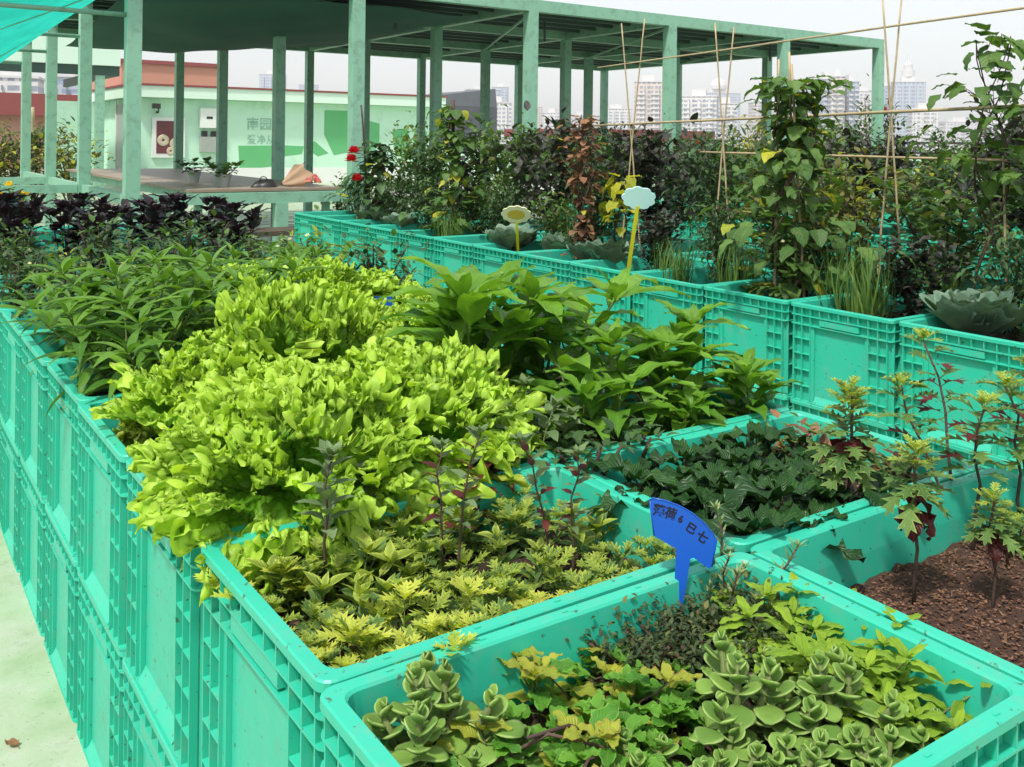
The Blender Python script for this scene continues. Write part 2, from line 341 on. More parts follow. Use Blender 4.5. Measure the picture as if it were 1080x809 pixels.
def leaf(mb, p, d, up, L, W, prof, n=6, fold=.25, droop=.6, tint=.5, ns=1, pet=0., serr=0., sk=7, wave=0., rng=None):
    p = V(p); d = V(d).normalized(); s = d.cross(up)
    if s.length < 1e-4: s = V((1, 0, 0))
    s.normalize(); rows = []
    ph = rng.uniform(0, 6) if rng else 0
    tab = prof if isinstance(prof, list) else None
    if pet > 0:
        q = p + d * (L * pet); wv = .012 * L + .0006
        nm = s.cross(d)
        a = [mb.add(p - s * wv, (0, .5, tint)), mb.add(p + s * wv, (0, .5, tint)), mb.add(q + s * wv, (0, .5, tint)), mb.add(q - s * wv, (0, .5, tint))]
        mb.face(*a); p = q
    steps = len(tab) if tab else n + 1
    st = L / (steps - 1)
    rot = Matrix.Rotation(-droop / max(1, steps - 1), 3, s)
    pts = []; dirs = []
    for i in range(steps):
        pts.append(p.copy()); dirs.append(d.copy())
        t0 = tab[i][0] if tab else i / n
        t1 = (tab[min(i + 1, steps - 1)][0] if tab else (i + 1) / n)
        p = p + d * (L * (t1 - t0)); d = rot @ d
    for i in range(steps):
        nm = s.cross(dirs[i]).normalized()
        if tab:
            tm, te, w = tab[i]; w *= W; sh = (te - tm) * L
        else:
            tm = i / n; w = prof(tm) * W / 2; sh = 0
            if serr: w *= 1 + serr * (((tm * sk) % 1) - .5); 
        w = max(w, .0004 if i not in (0, steps - 1) else .0002)
        row = []
        for j in range(-ns, ns + 1):
            q = j / ns
            off = s * (w * q) + nm * (abs(q) * w * fold) + dirs[i] * (sh * abs(q))
            if wave: off += nm * (wave * L * sin(tm * 15 + ph + q * 2.2) * q * q)
            row.append(mb.add(pts[i] + off, (tm, .5 + q * .5, tint)))
        rows.append(row)
    for i in range(steps - 1):
        for j in range(2 * ns): mb.face(rows[i][j], rows[i][j + 1], rows[i + 1][j + 1], rows[i + 1][j])

def fatleaf(mb, p, d, up, L, W, th, rise=.6, tint=.5, n=6):
    p = V(p); d = V(d).normalized(); s = d.cross(up).normalized(); rings = []
    rot = Matrix.Rotation(rise / n, 3, s)
    for i in range(n + 1):
        t = i / n; w = max(.0008, W / 2 * spat(min(.985, t * .97 + .03)) if i else W * .12); h = max(.0006, th * spat(min(.985, t * .95 + .05)))
        nm = s.cross(d)
        ring = []
        for k in range(8):
            a = 2 * pi * k / 8
            q = cos(a)
            cup = nm * (w * .28 * q * q)
            ring.append(mb.add(p + s * w * q + nm * (h * sin(a)) + cup, (t, .5 + .5 * q * max(.2, 1 - 0 * t), tint)))
        rings.append(ring); p = p + d * (L / n); d = rot @ d
    for i in range(n):
        for k in range(8): mb.face(rings[i][k], rings[i][(k + 1) % 8], rings[i + 1][(k + 1) % 8], rings[i + 1][k])
    mb.face(*rings[-1])

def az(a, e): return V((cos(a) * cos(e), sin(a) * cos(e), sin(e)))
UP = V((0, 0, 1))

def ruffled(mb, base, a, el, L, W, curl, fr, rng, nr=10, nc=44, tint=.5, cup=.25, jag=.05, lobes=5, pw=1.5, fine=1.):
    """broad leaf with frilled margin"""
    d = az(a, el); s = V((-sin(a), cos(a), 0)); p = V(base); ph = [rng.uniform(0, 6.3) for _ in range(6)]
    f1 = rng.uniform(10, 14); f2 = rng.uniform(48, 60); rows = []
    rot = Matrix.Rotation(curl / nr, 3, s)
    # centre line
    cl = []
    for i in range(nr + 1):
        cl.append((p.copy(), d.copy())); p = p + d * (L / nr); d = rot @ d
    tw = rng.uniform(-.5, .5)
    for i in range(nr + 1):
        r = (i / nr) ** (.62 if fine < .5 else .55); row = []
        for j in range(nc + 1):
            q = -1 + 2 * j / nc; th = q * 1.25
            e2 = (r ** 6) * fine; e3 = (r ** 10) * fine
            # fan: local coords
            R = r * (1 + jag * sin(f2 * 1.7 * q + ph[0]) * r ** 4 + .08 * sin(lobes * q * 3 + ph[1]) * r ** 3) 
            along = R * (cos(th) * .75 + .25); side = R * sin(th) * W * (.62 if fine < .5 else .8)
            k = min(nr, max(0, along * nr)); i0 = int(min(nr - 1, k)); fr_ = k - i0
            c0, d0 = cl[i0]; c1, d1 = cl[i0 + 1]
            c = c0.lerp(c1, fr_); dd = d0.lerp(d1, fr_); nm = dd.cross(s) * -1
            if nm.z < 0 and False: nm = -nm
            nm = s.cross(dd) * -1 if s.cross(dd).z < 0 else s.cross(dd)
            m = r ** (pw if fine < .5 else 2.2) * (.75 + .5 * noise.noise(V((q * 4, r * 2, ph[2]))))
            a2 = f2 * th + ph[3] + 2.2 * sin(5 * th + ph[0]) + 2 * r; a3 = 118 * th + ph[4] + 3 * sin(7 * th + ph[1]) - 3 * r; am = .55 + .9 * abs(noise.noise(V((q * 6 + ph[2], r * 2, ph[5]))))
            h = fr * (.9 * m * sin(f1 * .7 * th + ph[2]) + .55 * am * e2 * sin(a2) + .55 * am * e3 * sin(a3) ) + fr * .35 * r * sin(7 * r * 2 + 5 * q + ph[5])
            h += cup * L * (side / max(W, 1e-5)) ** 2
            h += noise.noise(V((q * 3 + ph[0], r * 4, ph[1]))) * fr * 1.0 * r + noise.noise(V((q * 9 + ph[0], r * 11, ph[1]))) * fr * .7 * r + noise.noise(V((q * 20 + ph[0], r * 24, ph[1]))) * fr * .45 * r
            sideo = side + fr * (.3 * m * cos(f1 * th + ph[2] + 1.2) + .30 * e2 * cos(a2) + .22 * e3 * cos(a3))
            P_ = c + s * sideo + nm * h + dd * (fr * (.5 * e2 * sin(a2 * .61 + ph[5]) + .40 * e3 * sin(a3 * 1.27 + ph[0])))
            if fine > .5:
                kk = .45 + .55 * r ** 4; ar = th * r * L * .8
                P_ = P_ + noise.noise_vector(V((ar * 125 + ph[0], r * L * 85, ph[1]))) * (.0105 * kk) + noise.noise_vector(V((ar * 260, r * L * 150 + ph[2], ph[3]))) * (.0075 * r * r)
            row.append(mb.add(P_, (r ** 2 * .9 + .1 * rng.random() * r, .5 + .5 * q * r, tint)))
        rows.append(row)
    for i in range(nr):
        for j in range(nc): mb.face(rows[i][j], rows[i][j + 1], rows[i + 1][j + 1], rows[i + 1][j])

# ------------------------------------------------------------------ plant kinds (each returns a list of (part name, MB, material))
def head_lettuce(seed, R=.2, n=26, hi=1., nc=44, nr=10):
    rng = random.Random(seed); g = MB(); o = MB(); st = MB()
    st.tube([(0, 0, -.02), (0, 0, .08)], .02, .015)
    for i in range(n):
        t = i / n
        a = i * 2.4 + rng.uniform(-.3, .3)
        el = 1.40 - 1.15 * t ** .85 + rng.uniform(-.15, .15) + (rng.uniform(-.5, .1) if t < .3 else 0)
        L = (R * .9 if i >= n - 4 else R) * (.72 + .34 * min(1, t * 1.6)) * rng.uniform(.88, 1.12) * (1 + (hi - 1) * (1 - t))
        ruffled(o if i >= n - 4 else g, (.01 * cos(a), .01 * sin(a), .04 + .06 * (1 - t)), a, el, L, L * rng.uniform(1.2, 1.6), (rng.uniform(-1.6, -.4) if t < .38 else rng.uniform(.4, 1.9)),
                R * rng.uniform(.065, .10), rng, nr, nc, rng.random(), cup=rng.uniform(.1, .5))
    return [('leaves', g, 'lettuce'), ('outer_leaves', o, 'lettuce_old'), ('stalk', st, 'stem')]

def cabbage(seed, R=.2):
    rng = random.Random(seed); g = MB(); st = MB(); st.tube([(0, 0, -.03), (0, 0, .05)], .02)
    for i in range(15):
        t = i / 15; a = i * 2.4 + rng.uniform(-.2, .2)
        L = R * (.5 + .6 * t)
        ruffled(g, (0, 0, .02), a, 1.45 - .95 * t + rng.uniform(-.15, .15), L, L * 1.5, -.9 if t < .4 else rng.uniform(-.8, .3), R * .03, rng, 7, 24, rng.random(), cup=1.0 if t < .5 else .7, jag=.01, pw=3, fine=.25)
    return [('leaves', g, 'cabbage'), ('stalk', st, 'stem')]

def shrub(seed, h=.25, nst=5, lean=.4, nodes=7, per=2, L=.1, W=.035, prof=lanc, n=6, ns=1, el=(.2, .9), droop=.8, fold=.25, mat='pepper', mat2=None, p2=.0,
          top=5, pet=.12, serr=0, sk=7, wave=0, r=.004, stem='stem', start=.25, spread=.03, shrink=.75, topm=None, flower=None, whorl=False, topL=.8):
    rng = random.Random(seed); g = MB(); g2 = MB(); st = MB(); fl = MB(); tm = MB()
    for k in range(nst):
        a0 = k * 2.4 + rng.uniform(-.5, .5); ln = lean * rng.uniform(.3, 1.2) if nst > 1 else lean * .3
        hh = h * rng.uniform(.7, 1.1); b = V((spread * cos(a0) * rng.random(), spread * sin(a0) * rng.random(), -.02)); pts = []
        for i in range(7):
            t = i / 6
            pts.append(b + V((cos(a0) * ln * hh * t ** 1.4, sin(a0) * ln * hh * t ** 1.4, hh * t + .02 * 0)) + V((rng.uniform(-1, 1), rng.uniform(-1, 1), 0)) * .012 * h * 3 * t)
        st.tube(pts, r, r * .45, 5, rng.random())
        ax = rng.uniform(0, 6)
        def at_(t):
            i = min(5, int(t * 6)); return pts[i].lerp(pts[i + 1], t * 6 - i)
        for j in range(nodes):
            t = start + (1 - start) * (j + rng.uniform(0, .6)) / nodes
            t = min(.99, t); P = at_(t); ax += 1.6 if per == 2 else 2.4
            for q in range(per):
                a = ax + q * 2 * pi / per + rng.uniform(-.3, .3)
                e = el[0] + (el[1] - el[0]) * t + rng.uniform(-.25, .25); sc = rng.uniform(.75, 1.15) * (1 - (1 - shrink) * abs(t - .6))
                mbx = g2 if rng.random() < p2 else g
                leaf(mbx, P, az(a, e), UP, L * sc, W * sc, prof, n, fold, droop * rng.uniform(.5, 1.4), rng.random(), ns, pet, serr, sk, wave, rng)
        P = pts[-1]
        for q in range(top):
            a = q * 2.4 + ax; e = .35 + 1.0 * q / max(1, top) + rng.uniform(-.15, .15); sc = topL * (1 - .55 * q / max(1, top)) * rng.uniform(.85, 1.1)
            leaf(tm if topm else g, P, az(a, e), UP, L * sc, W * sc, prof, n, fold, droop * .7, .3 + .7 * rng.random(), ns, pet * .4, serr, sk, wave, rng)
        if flower and rng.random() < flower[1]:
            fl.marks.append((len(fl.v), len(fl.f)))
            c = P + V((rng.uniform(-.02, .02), rng.uniform(-.02, .02), .01))
            for q in range(flower[3]):
                leaf(fl, c, az(q * 2.4, .1 + 1.1 * q / flower[3]), UP, flower[2], flower[2] * .8, oblong, 4, .3, -.5, rng.random(), 1)
    out = [('leaves', g, mat)]
    if g2.v: out.append(('faded_leaves' if mat2 in ('minty', 'viney', 'chrysy', 'dead') else 'lower_leaves', g2, mat2))
    if tm.v: out.append(('top_leaves', tm, topm))
    out.append(('stems', st, stem))
    if fl.v: out.append(('flowers', fl, flower[0]))
    return out

def succulent(seed, h=.06, nr=3, L=.0255):
    rng = random.Random(seed); g = MB(); st = MB()
    for k in range(nr):
        a0 = rng.uniform(0, 6.28); x = 0 if k == 0 else rng.uniform(.022, .048); hh = h * rng.uniform(.6, 1.15) * (1 if k == 0 else .8)
        top = V((cos(a0) * x, sin(a0) * x, hh)); st.tube([V((0, 0, -.02)), V((cos(a0) * x * .6, sin(a0) * x * .6, hh * .5)), top], .004, .003, 6)
        lv = int(4 + hh / .016)
        for j in range(lv):
            t = j / lv  # 0 at apex
            P = top - V((0, 0, 1)) * (t * min(hh, .075)) + V((0, 0, .004))
            e = 1.15 - 1.25 * min(1, t * 1.7) + rng.uniform(-.1, .1)
            sc = .35 + .75 * min(1, t * 2.2)
            if t > .7: sc *= .85
            for q in range(2 if j else 2):
                a = j * pi / 2 + q * pi + k + rng.uniform(-.15, .15) + j * .12
                LL = L * sc * rng.uniform(.85, 1.15)
                fatleaf(g, P, az(a, e), UP, LL, LL * .92, LL * .065 + .0007, .35 if t < .4 else -.25, rng.random())
    return [('leaves', g, 'succ'), ('stems', st, 'stem')]

def chives(seed, h=.25, n=90, spread=.07):
    rng = random.Random(seed); g = MB()
    for i in range(n):
        a = rng.uniform(0, 6.28); rr = spread * sqrt(rng.random()); L = h * rng.uniform(.6, 1.2)
        leaf(g, (cos(a) * rr, sin(a) * rr, -.01), az(a + rng.uniform(-.6, .6), rng.uniform(1.0, 1.5)), V((cos(a), sin(a), .3)), L, .007, blade, 6, .3, rng.uniform(.2, 1.3), rng.random())
    return [('blades', g, 'chive')]

def climber(seed, H=.9, rad=.2, n=90, L=.09, mat='vine', p2=.08, low=0., flower=None, dens=None):
    rng = random.Random(seed); g = MB(); g2 = MB(); st = MB(); fl = MB()
    for k in range(4):
        a0 = rng.uniform(0, 6); pts = []
        for i in range(16):
            t = i / 15; a = a0 + t * 7
            pts.append(V((cos(a) * rad * .25, sin(a) * rad * .25, H * t * rng.uniform(.97, 1.03))))
        st.tube(pts, .005, .002, 5, rng.random())
    for i in range(n):
        t = rng.random() ** .9; z = low + (H * 1.02 - low) * t; a = rng.uniform(0, 6.28)
        rr = rad * abs(rng.gauss(.5, .32)) * (1 - .5 * t ** 3) * (.75 + .35 * sin(z * 11 + seed) + .2 * sin(a * 2 + z * 5))
        P = V((cos(a) * rr, sin(a) * rr, z)); sc = rng.uniform(.6, 1.2)
        if rng.random() < .35: st.tube([V((cos(a) * rad * .2, sin(a) * rad * .2, z - .04)), P], .0015, .001, 4)
        leaf(g2 if rng.random() < p2 else g, P, az(a + rng.uniform(-.7, .7), rng.uniform(-.9, .5)), UP, L * sc, L * .85 * sc, cordate, 6, rng.uniform(-.1, .35), rng.uniform(.1, 1.2), rng.random(), 2, .0, wave=.05, rng=rng)
    if flower:
        for k in range(flower[1]):
            fl.marks.append((len(fl.v), len(fl.f)))
            c = V((flower[3][k][0], flower[3][k][1], flower[3][k][2]))
            for q in range(14): leaf(fl, c, az(q * 2.4, -.3 + 1.5 * q / 14), UP, flower[2], flower[2] * .9, oblong, 4, .3, -.6, rng.random(), 1)
    out = [('leaves', g, mat)]
    if g2.v: out.append(('yellow_leaves', g2, 'viney'))
    out.append(('stems', st, 'dstem'))
    if fl.v: out.append(('flowers', fl, flower[0]))
    return out

def bush(seed, h=.5, w=.22, n=420, L=.05, Wr=.45, prof=lanc, mat='bushd', p2=0, mat2='busho', flower=None, gap=.5, up=.2):
    rng = random.Random(seed); g = MB(); g2 = MB(); st = MB(); fl = MB(); tips = []
    nb = 9
    for k in range(nb):
        a = k * 2.4 + rng.uniform(-.4, .4); rr = w * rng.uniform(.25, 1.0); hh = h * rng.uniform(.6, 1.1)
        P = [V((0, 0, -.02)), V((cos(a) * rr * .3, sin(a) * rr * .3, hh * .35)), V((cos(a) * rr * .75, sin(a) * rr * .75, hh * .75)), V((cos(a) * rr, sin(a) * rr, hh))]
        st.tube(P, .006, .002, 5, rng.random()); tips.append(P)
        for j in range(n // nb):
            t = .15 + .85 * rng.random() ** .7; i = min(2, int(t * 3)); q = P[i].lerp(P[i + 1], t * 3 - i)
            q = q + V((rng.gauss(0, 1), rng.gauss(0, 1), rng.gauss(0, 1))) * w * .20
            if q.z < 0: q.z = abs(q.z)
            sc = rng.uniform(.6, 1.25)
            leaf(g2 if rng.random() < p2 else g, q, az(rng.uniform(0, 6.28), rng.uniform(-.5, .9) + up), UP, L * sc, L * Wr * sc, prof, 4, .25, rng.uniform(.2, 1.), rng.random(), 1)
        if flower and rng.random() < flower[1]:
            fl.marks.append((len(fl.v), len(fl.f)))
            c = P[-1] + V((0, 0, .02)); rr = flower[2]
            for q in range(12): leaf(fl, c, az(q * 2.4, -.2 + 1.4 * q / 12), UP, rr, rr * .9, oblong, 4, .3, -.6, rng.random(), 1)
    out = [('leaves', g, mat)]
    if g2.v: out.append(('faded_leaves', g2, mat2))
    out.append(('branches', st, 'dstem'))
    if fl.v: out.append(('flowers', fl, flower[0]))
    return out

def leggy(seed, h=.2, pts=None, L=.045, lob=True, n=26, red=3):
    """bare stem, dead red leaves below, pale lobed leaves in a tuft on top"""
    rng = random.Random(seed); g = MB(); g2 = MB(); st = MB(); rd = MB()
    P = [V((rng.uniform(-.006, .006), rng.uniform(-.006, .006), h * i / 5 - .01)) for i in range(6)]; st.tube(P, .0028, .002, 6, .3)
    for i in range(n):
        t = i / n; z = h - .075 * t * (n / 45) - rng.uniform(0, .006); a = i * 2.4 + rng.uniform(-.2, .2)
        leaf(g2 if t < .4 else g, (0, 0, z), az(a, 1.0 - 1.3 * t + rng.uniform(-.2, .2)), UP, L * (.6 + .55 * t) * rng.uniform(.8, 1.15), L * (.55 + .5 * t) * .75, CHRYS, 8, .2, rng.uniform(.3, 1.1), rng.random(), 1, .1)
    for i in range(red):
        a = rng.uniform(0, 6.28)
        leaf(rd, (0, 0, h - .055 - rng.uniform(.0, .03)), az(a, -.6), UP, L * rng.uniform(.6, 1.), L * .6, ovate, 6, .5, 1.3, rng.random(), 2, .1, wave=.12, rng=rng)
    return [('leaves', g, 'chrysg'), ('top_leaves', g2, 'chrys'), ('withered_leaves', rd, 'coleus'), ('stem', st, 'dstem')]

def split(mb, marks):
    out = []
    marks = marks + [(len(mb.v), len(mb.f))]
    for (v0, f0), (v1, f1) in zip(marks[:-1], marks[1:]):
        n = MB(); n.v = mb.v[v0:v1]; n.a = mb.a[v0:v1]; n.f = [tuple(i - v0 for i in f) for f in mb.f[f0:f1]]; n.m = [0] * len(n.f); out.append(n)
    return out
PROTO = {}
def plant(key, spec, loc, rz=0, sc=1., label='', cat='plant', group=None, name=None, tilt=(0, 0)):
    """first use builds the kind, later uses copy it with its parts"""
    if key not in PROTO:
        r = empty(name or cat.replace(' ', '_'))
        ch = []
        for pn, mb, mt in spec():
            if not mb.v: continue
            if pn == 'flowers':
                for fm in split(mb, mb.marks): ch.append(fm.build('flower', M[mt], r, smooth=True))
            else: ch.append(mb.build(pn, M[mt], r, smooth=True))
        PROTO[key] = (r, ch)
    else:
        r0, ch0 = PROTO[key]
        r = r0.copy(); col.objects.link(r)
        for c in ch0:
            d = c.copy(); col.objects.link(d); d.parent = r
    r.location = loc; r.rotation_euler = (tilt[0], tilt[1], rz); r.scale = (sc, sc, sc) if isinstance(sc, (int, float)) else sc
    if 'group' in r: del r['group']
    tag(r, label, cat, group)
    return r

# ------------------------------------------------------------------ crates
CH = .325; CX, CY = .593, .393
def rrect(hx, hy, r, n=4):
    out = []
    for cx, cy, a0 in ((hx - r, hy - r, 0), (-hx + r, hy - r, 90), (-hx + r, -hy + r, 180), (hx - r, -hy + r, 270)):
        for k in range(n + 1):
            a = radians(a0 + 90 * k / n); out.append((cx + r * cos(a), cy + r * sin(a)))
    return out
def crate_mesh():
    mb = MB(); hx, hy = CX / 2, CY / 2; H = CH
    loops = [(.0145, 0, .012), (.0145, H - .012, .012), (.0, H - .012, .018), (.0, H - .002, .018), (.002, H, .017), (.0175, H, .018), (.0198, H - .003, .018), (.024, H - .05, .022), (.030, .02, .03)]
    rings = []
    for ins, z, r in loops:
        rings.append([mb.add((x, y, z)) for x, y in rrect(hx - ins, hy - ins, r)])
    n = len(rings[0])
    for i in range(len(rings) - 1):
        for k in range(n): mb.face(rings[i][k], rings[i][(k + 1) % n], rings[i + 1][(k + 1) % n], rings[i + 1][k])
    mb.face(*rings[0][::-1]); mb.face(*rings[-1])
    def shelf(z, th=.003, ins=.0015):
        a = [mb.add((x, y, z)) for x, y in rrect(hx - ins, hy - ins, .016)]; b = [mb.add((x, y, z + th)) for x, y in rrect(hx - ins, hy - ins, .016)]
        c = [mb.add((x, y, z)) for x, y in rrect(hx - .0165, hy - .0165, .012)]; d = [mb.add((x, y, z + th)) for x, y in rrect(hx - .0165, hy - .0165, .012)]
        for k in range(n):
            k2 = (k + 1) % n
            mb.face(a[k], a[k2], b[k2], b[k]); mb.face(b[k], b[k2], d[k2], d[k]); mb.face(a[k2], a[k], c[k], c[k2])
    shelf(0.0, .004); shelf(H - .040); shelf(H - .070)
    for axis in (0, 1):
        hl, hd = (hy, hx) if axis == 0 else (hx, hy)      # along the face, outwards
        for sg in (-1, 1):
            def bx(u0, u1, i0, i1, z0, z1):
                a, b = sorted((sg * (hd - i0), sg * (hd - i1)))
                if axis == 0: mb.box(a, b, u0, u1, z0, z1)
                else: mb.box(u0, u1, a, b, z0, z1)
            hr = .0014
            cols = [.020, .052, .086]
            for e in (-1, 1):
                for c in cols:
                    u = e * (hl - c); bx(u - hr, u + hr, 0.0022 if c > .03 else .003, .0142, .0041, H - .0701)
                    bx(u - hr, u + hr, 0.0022 if c > .03 else .003, .0142, H - .0669, H - .0401); bx(u - hr, u + hr, .0022, .0142, H - .0369, H - .0121)
                for z in (.052, .105, .158, .208):
                    u0, u1 = sorted((e * (hl - .0215), e * (hl - .0505))); bx(u0, u1, .0028, .0142, z, z + .0026)
                    u0, u1 = sorted((e * (hl - .0535), e * (hl - .0845))); bx(u0, u1, .0028, .0142, z, z + .0026)
            # top band
            u = -(hl - .086); m = int((2 * (hl - .086)) / .034); st = 2 * (hl - .086) / m
            for k in range(1, m):
                uu = u + st * k
                bx(uu - hr, uu + hr, .0022, .0142, H - .0369, H - .0121)
                if abs(uu) > .078: bx(uu - hr, uu + hr, .0022, .0142, H - .0669, H - .0401)
            bx(-.075, .075, .004, .0142, H - .063, H - .0425)       # smooth grip bar
            # shallow raised frame round the centre panel, sloping ledge below
            w = hl - .0875
            bx(-w, -w + .012, .007, .0143, .0041, H - .0702); bx(w - .012, w, .007, .0143, .0041, H - .0702)
            p = [(-w + .013, .003, .0042), (w - .013, .003, .0042), (w - .013, .0144, .026), (-w + .013, .0144, .026)]
            idx = []
            for uu, ii, z in p:
                q = sg * (hd - ii); idx.append(mb.add((q, uu, z) if axis == 0 else (uu, q, z)))
            mb.face(*idx)
    # small studs on the rim
    for k in range(-2, 3):
        for sg in (-1, 1):
            mb.box(k * .11 - .004, k * .11 + .004, sg * (hy - .009) - .0015, sg * (hy - .009) + .0015, H - .0005, H + .0012)
    return mb
crate_me = crate_mesh().mesh('crate_body', M['plastic'])
def soil_mesh(seed, mat, chips=0, lev=.245):
    rng = random.Random(seed); mb = MB(); nx, ny = 34, 24; hx, hy = CX / 2 - .0255, CY / 2 - .0255
    ids = []
    for j in range(ny + 1):
        row = []
        for i in range(nx + 1):
            x = -hx + 2 * hx * i / nx; y = -hy + 2 * hy * j / ny
            z = lev + .012 * noise.noise(V((x * 9 + seed, y * 9, 1))) + .009 * noise.noise(V((x * 45, y * 45 + seed, 4))) + rng.uniform(-.002, .002)
            row.append(mb.add((x, y, z), (.5, .5, rng.random())))
        ids.append(row)
    for j in range(ny):
        for i in range(nx): mb.face(ids[j][i], ids[j][i + 1], ids[j + 1][i + 1], ids[j + 1][i])
    mb.cur = 1
    for k in range(chips):
        x, y = rng.uniform(-hx, hx) * .97, rng.uniform(-hy, hy) * .97
        z = lev + .012 * noise.noise(V((x * 9 + seed, y * 9, 1))) + rng.uniform(.001, .006)
        a = rng.uniform(0, 6.28); L = rng.uniform(.002, .007) * (2.6 if rng.random() < .06 else 1)
        d = az(a, rng.uniform(-.3, .3)); s = d.cross(UP).normalized(); t = rng.random()
        w = rng.uniform(.0006, .0018); u2 = s.cross(d)
        b = [mb.add(V((x, y, z)) + d * L * i + s * w * j + u2 * rng.uniform(-.001, .001), (.5, .5, t)) for i, j in ((-.5, -1), (-.5, 1), (.5, 1), (.5, -1))]
        mb.face(*b)
    return mb.mesh('soil', [M[mat], M['chips']], True)
soils = [soil_mesh(3, 'soil', 300), soil_mesh(8, 'soil', 500), soil_mesh(5, 'mulch', 5500, .235)]

def crate(cx, cy, z, label, soil=None, group=None, rz=0):
    o = bpy.data.objects.new('planter_crate', crate_me); col.objects.link(o); o.location = (cx, cy, z); o.rotation_euler = (0, 0, rz)
    tag(o, label, 'crate', group)
    if soil is not None:
        s = bpy.data.objects.new('soil', soils[soil]); col.objects.link(s); s.parent = o
    return o
ORD = ['first', 'second', 'third', 'fourth', 'fifth', 'sixth', 'seventh', 'eighth', 'ninth', 'tenth', 'eleventh', 'twelfth', 'thirteenth', 'fourteenth', 'fifteenth', 'sixteenth', 'seventeenth', 'eighteenth', 'nineteenth', 'twentieth',
       'twenty-first', 'twenty-second', 'twenty-third', 'twenty-fourth', 'twenty-fifth', 'twenty-sixth']
TOP = .325
rnd = random.Random(11)
contF = ['thick rosettes and mint, frontmost in the photo', 'golden lobed herbs, just behind the succulents', 'the biggest lime lettuce heads', 'lime lettuce leaning back, third behind the succulent crate',
         'the long-leaved bush at the left', 'the rear half of the long-leaved bush', 'low dark herbs behind the long-leaved bush', 'pale-flowered low herbs at the left', 'dark herbs before the purple leaves',
         'purple-leaved plants at far left', 'the farthest purple leaves at the left', 'the last purple plants before the pavilion']
contG = ['brown mulch and leggy stems at the right', 'dark crinkled leaves left of the blue tag line', 'broad pepper leaves behind the dark crinkled leaves', 'pepper plants beside the lime lettuce', 'small lime lettuces and a short blue stake',
         'small lime lettuces near the aisle', 'light green leaves and a blue marker', 'mid green herbs near the aisle', 'low green herbs beside purple leaves', 'purple leaves near the pavilion table', 'purple leaves beside the aisle', 'purple leaves nearest the pavilion']
NR = 12
for n in range(NR):
    y = .47 + .4 * n + .2
    jx = {1: .006, 0: .0}.get(n, rnd.uniform(-.003, .003)); jr = {1: .012}.get(n, rnd.uniform(-.004, .004))
    crate(.665 + jx, y, TOP, 'turquoise planter crate holding ' + contF[n], 1 if n else 0, rz=jr)
    crate(.665 + rnd.uniform(-.002, .002), y, 0, 'lower turquoise crate under the %s planter from the front, aisle side' % ORD[n])
    crate(1.265, y, TOP, 'turquoise planter crate holding ' + contG[n], 2 if n == 0 else (1 if n % 2 else 0), rz=rnd.uniform(-.003, .003))
    crate(1.265, y, 0, 'turquoise crates stacked as the hidden lower layer of the near bed', group='hidden lower crates of the near bed')
Y0 = .93 + .01
for n in range(14):
    y = Y0 + .405 * n + .2
    crate(2.90, y, TOP, 'turquoise ribbed planter crate, %s from the right in the long wall-like row' % ORD[n], n % 2, rz=rnd.uniform(-.006, .006))
    crate(2.90, y, 0, 'lower turquoise crate under the %s planter of the long wall-like row' % ORD[n])
    crate(3.50, y, TOP, 'turquoise planter crate behind the %s crate of the long wall-like row' % ORD[n], (n + 1) % 2)
for n in range(15):
    y = 1.6 + .405 * n
    crate(5.3, y, TOP, 'turquoise crate in the second bed row beyond, %s from the right' % ORD[n], n % 2, rz=rnd.uniform(-.01, .01))
    crate(5.3, y, 0, 'lower turquoise crate in the second bed row beyond, %s from the right' % ORD[n])
for n in range(16):
    y = 2.4 + .405 * n
    crate(8.1, y, TOP, 'turquoise crate in the farthest bed row, %s from the right' % ORD[n], n % 2)
for i, (x, y) in enumerate(((.2, 7.2), (.8, 7.25), (1.42, 7.2), (2.05, 6.9))):
    crate(x, y, .22 if i < 3 else .1, 'turquoise crate below the green rail, %s from the left' % ORD[i], 0, rz=.03 * i)

ZS = TOP + .247   # soil level
def PL(key, spec, x, y, label, cat, rz=None, sc=1., z=ZS, group=None, name=None, tilt=(0, 0)):
    return plant(key, spec, (x, y, z), rnd.uniform(0, 6.28) if rz is None else rz, sc, label, cat, group, name, tilt)

# ---- lettuces
LA = lambda: head_lettuce(1, .19, 24, 1.0, 340, 32)
LB = lambda: head_lettuce(2, .16, 22, 1.1, 300, 30)
LC = lambda: head_lettuce(7, .14, 20, 1.0, 240, 24)
PL('LA', LA, .57, 1.41, 'biggest lime-green curly lettuce, spilling over the crate edge at left', 'lettuce', .4, (1.0, 1.0, 1.0), tilt=(.10, -.15))
PL('LB', LB, .79, 1.45, 'lime curly lettuce right of the biggest head, beside pepper leaves', 'lettuce', 2, 1.05)
PL('LB', LB, .73, 1.84, 'tall lime lettuce rising highest behind the biggest head', 'lettuce', 4, (.95, .95, 1.35))
PL('LC', LC, .57, 1.84, 'small lime lettuce poking left beside the bare dark soil', 'lettuce', 1, (1., 1., 1.05), tilt=(0, -.15))
PL('LC', LC, .93, 1.68, 'lime lettuce filling the middle between tall and right heads', 'lettuce', 3.2, .9)
PL('LC', LC, .64, 1.60, 'small lime head wedged between the big and the tall one', 'lettuce', 5, 1.0)
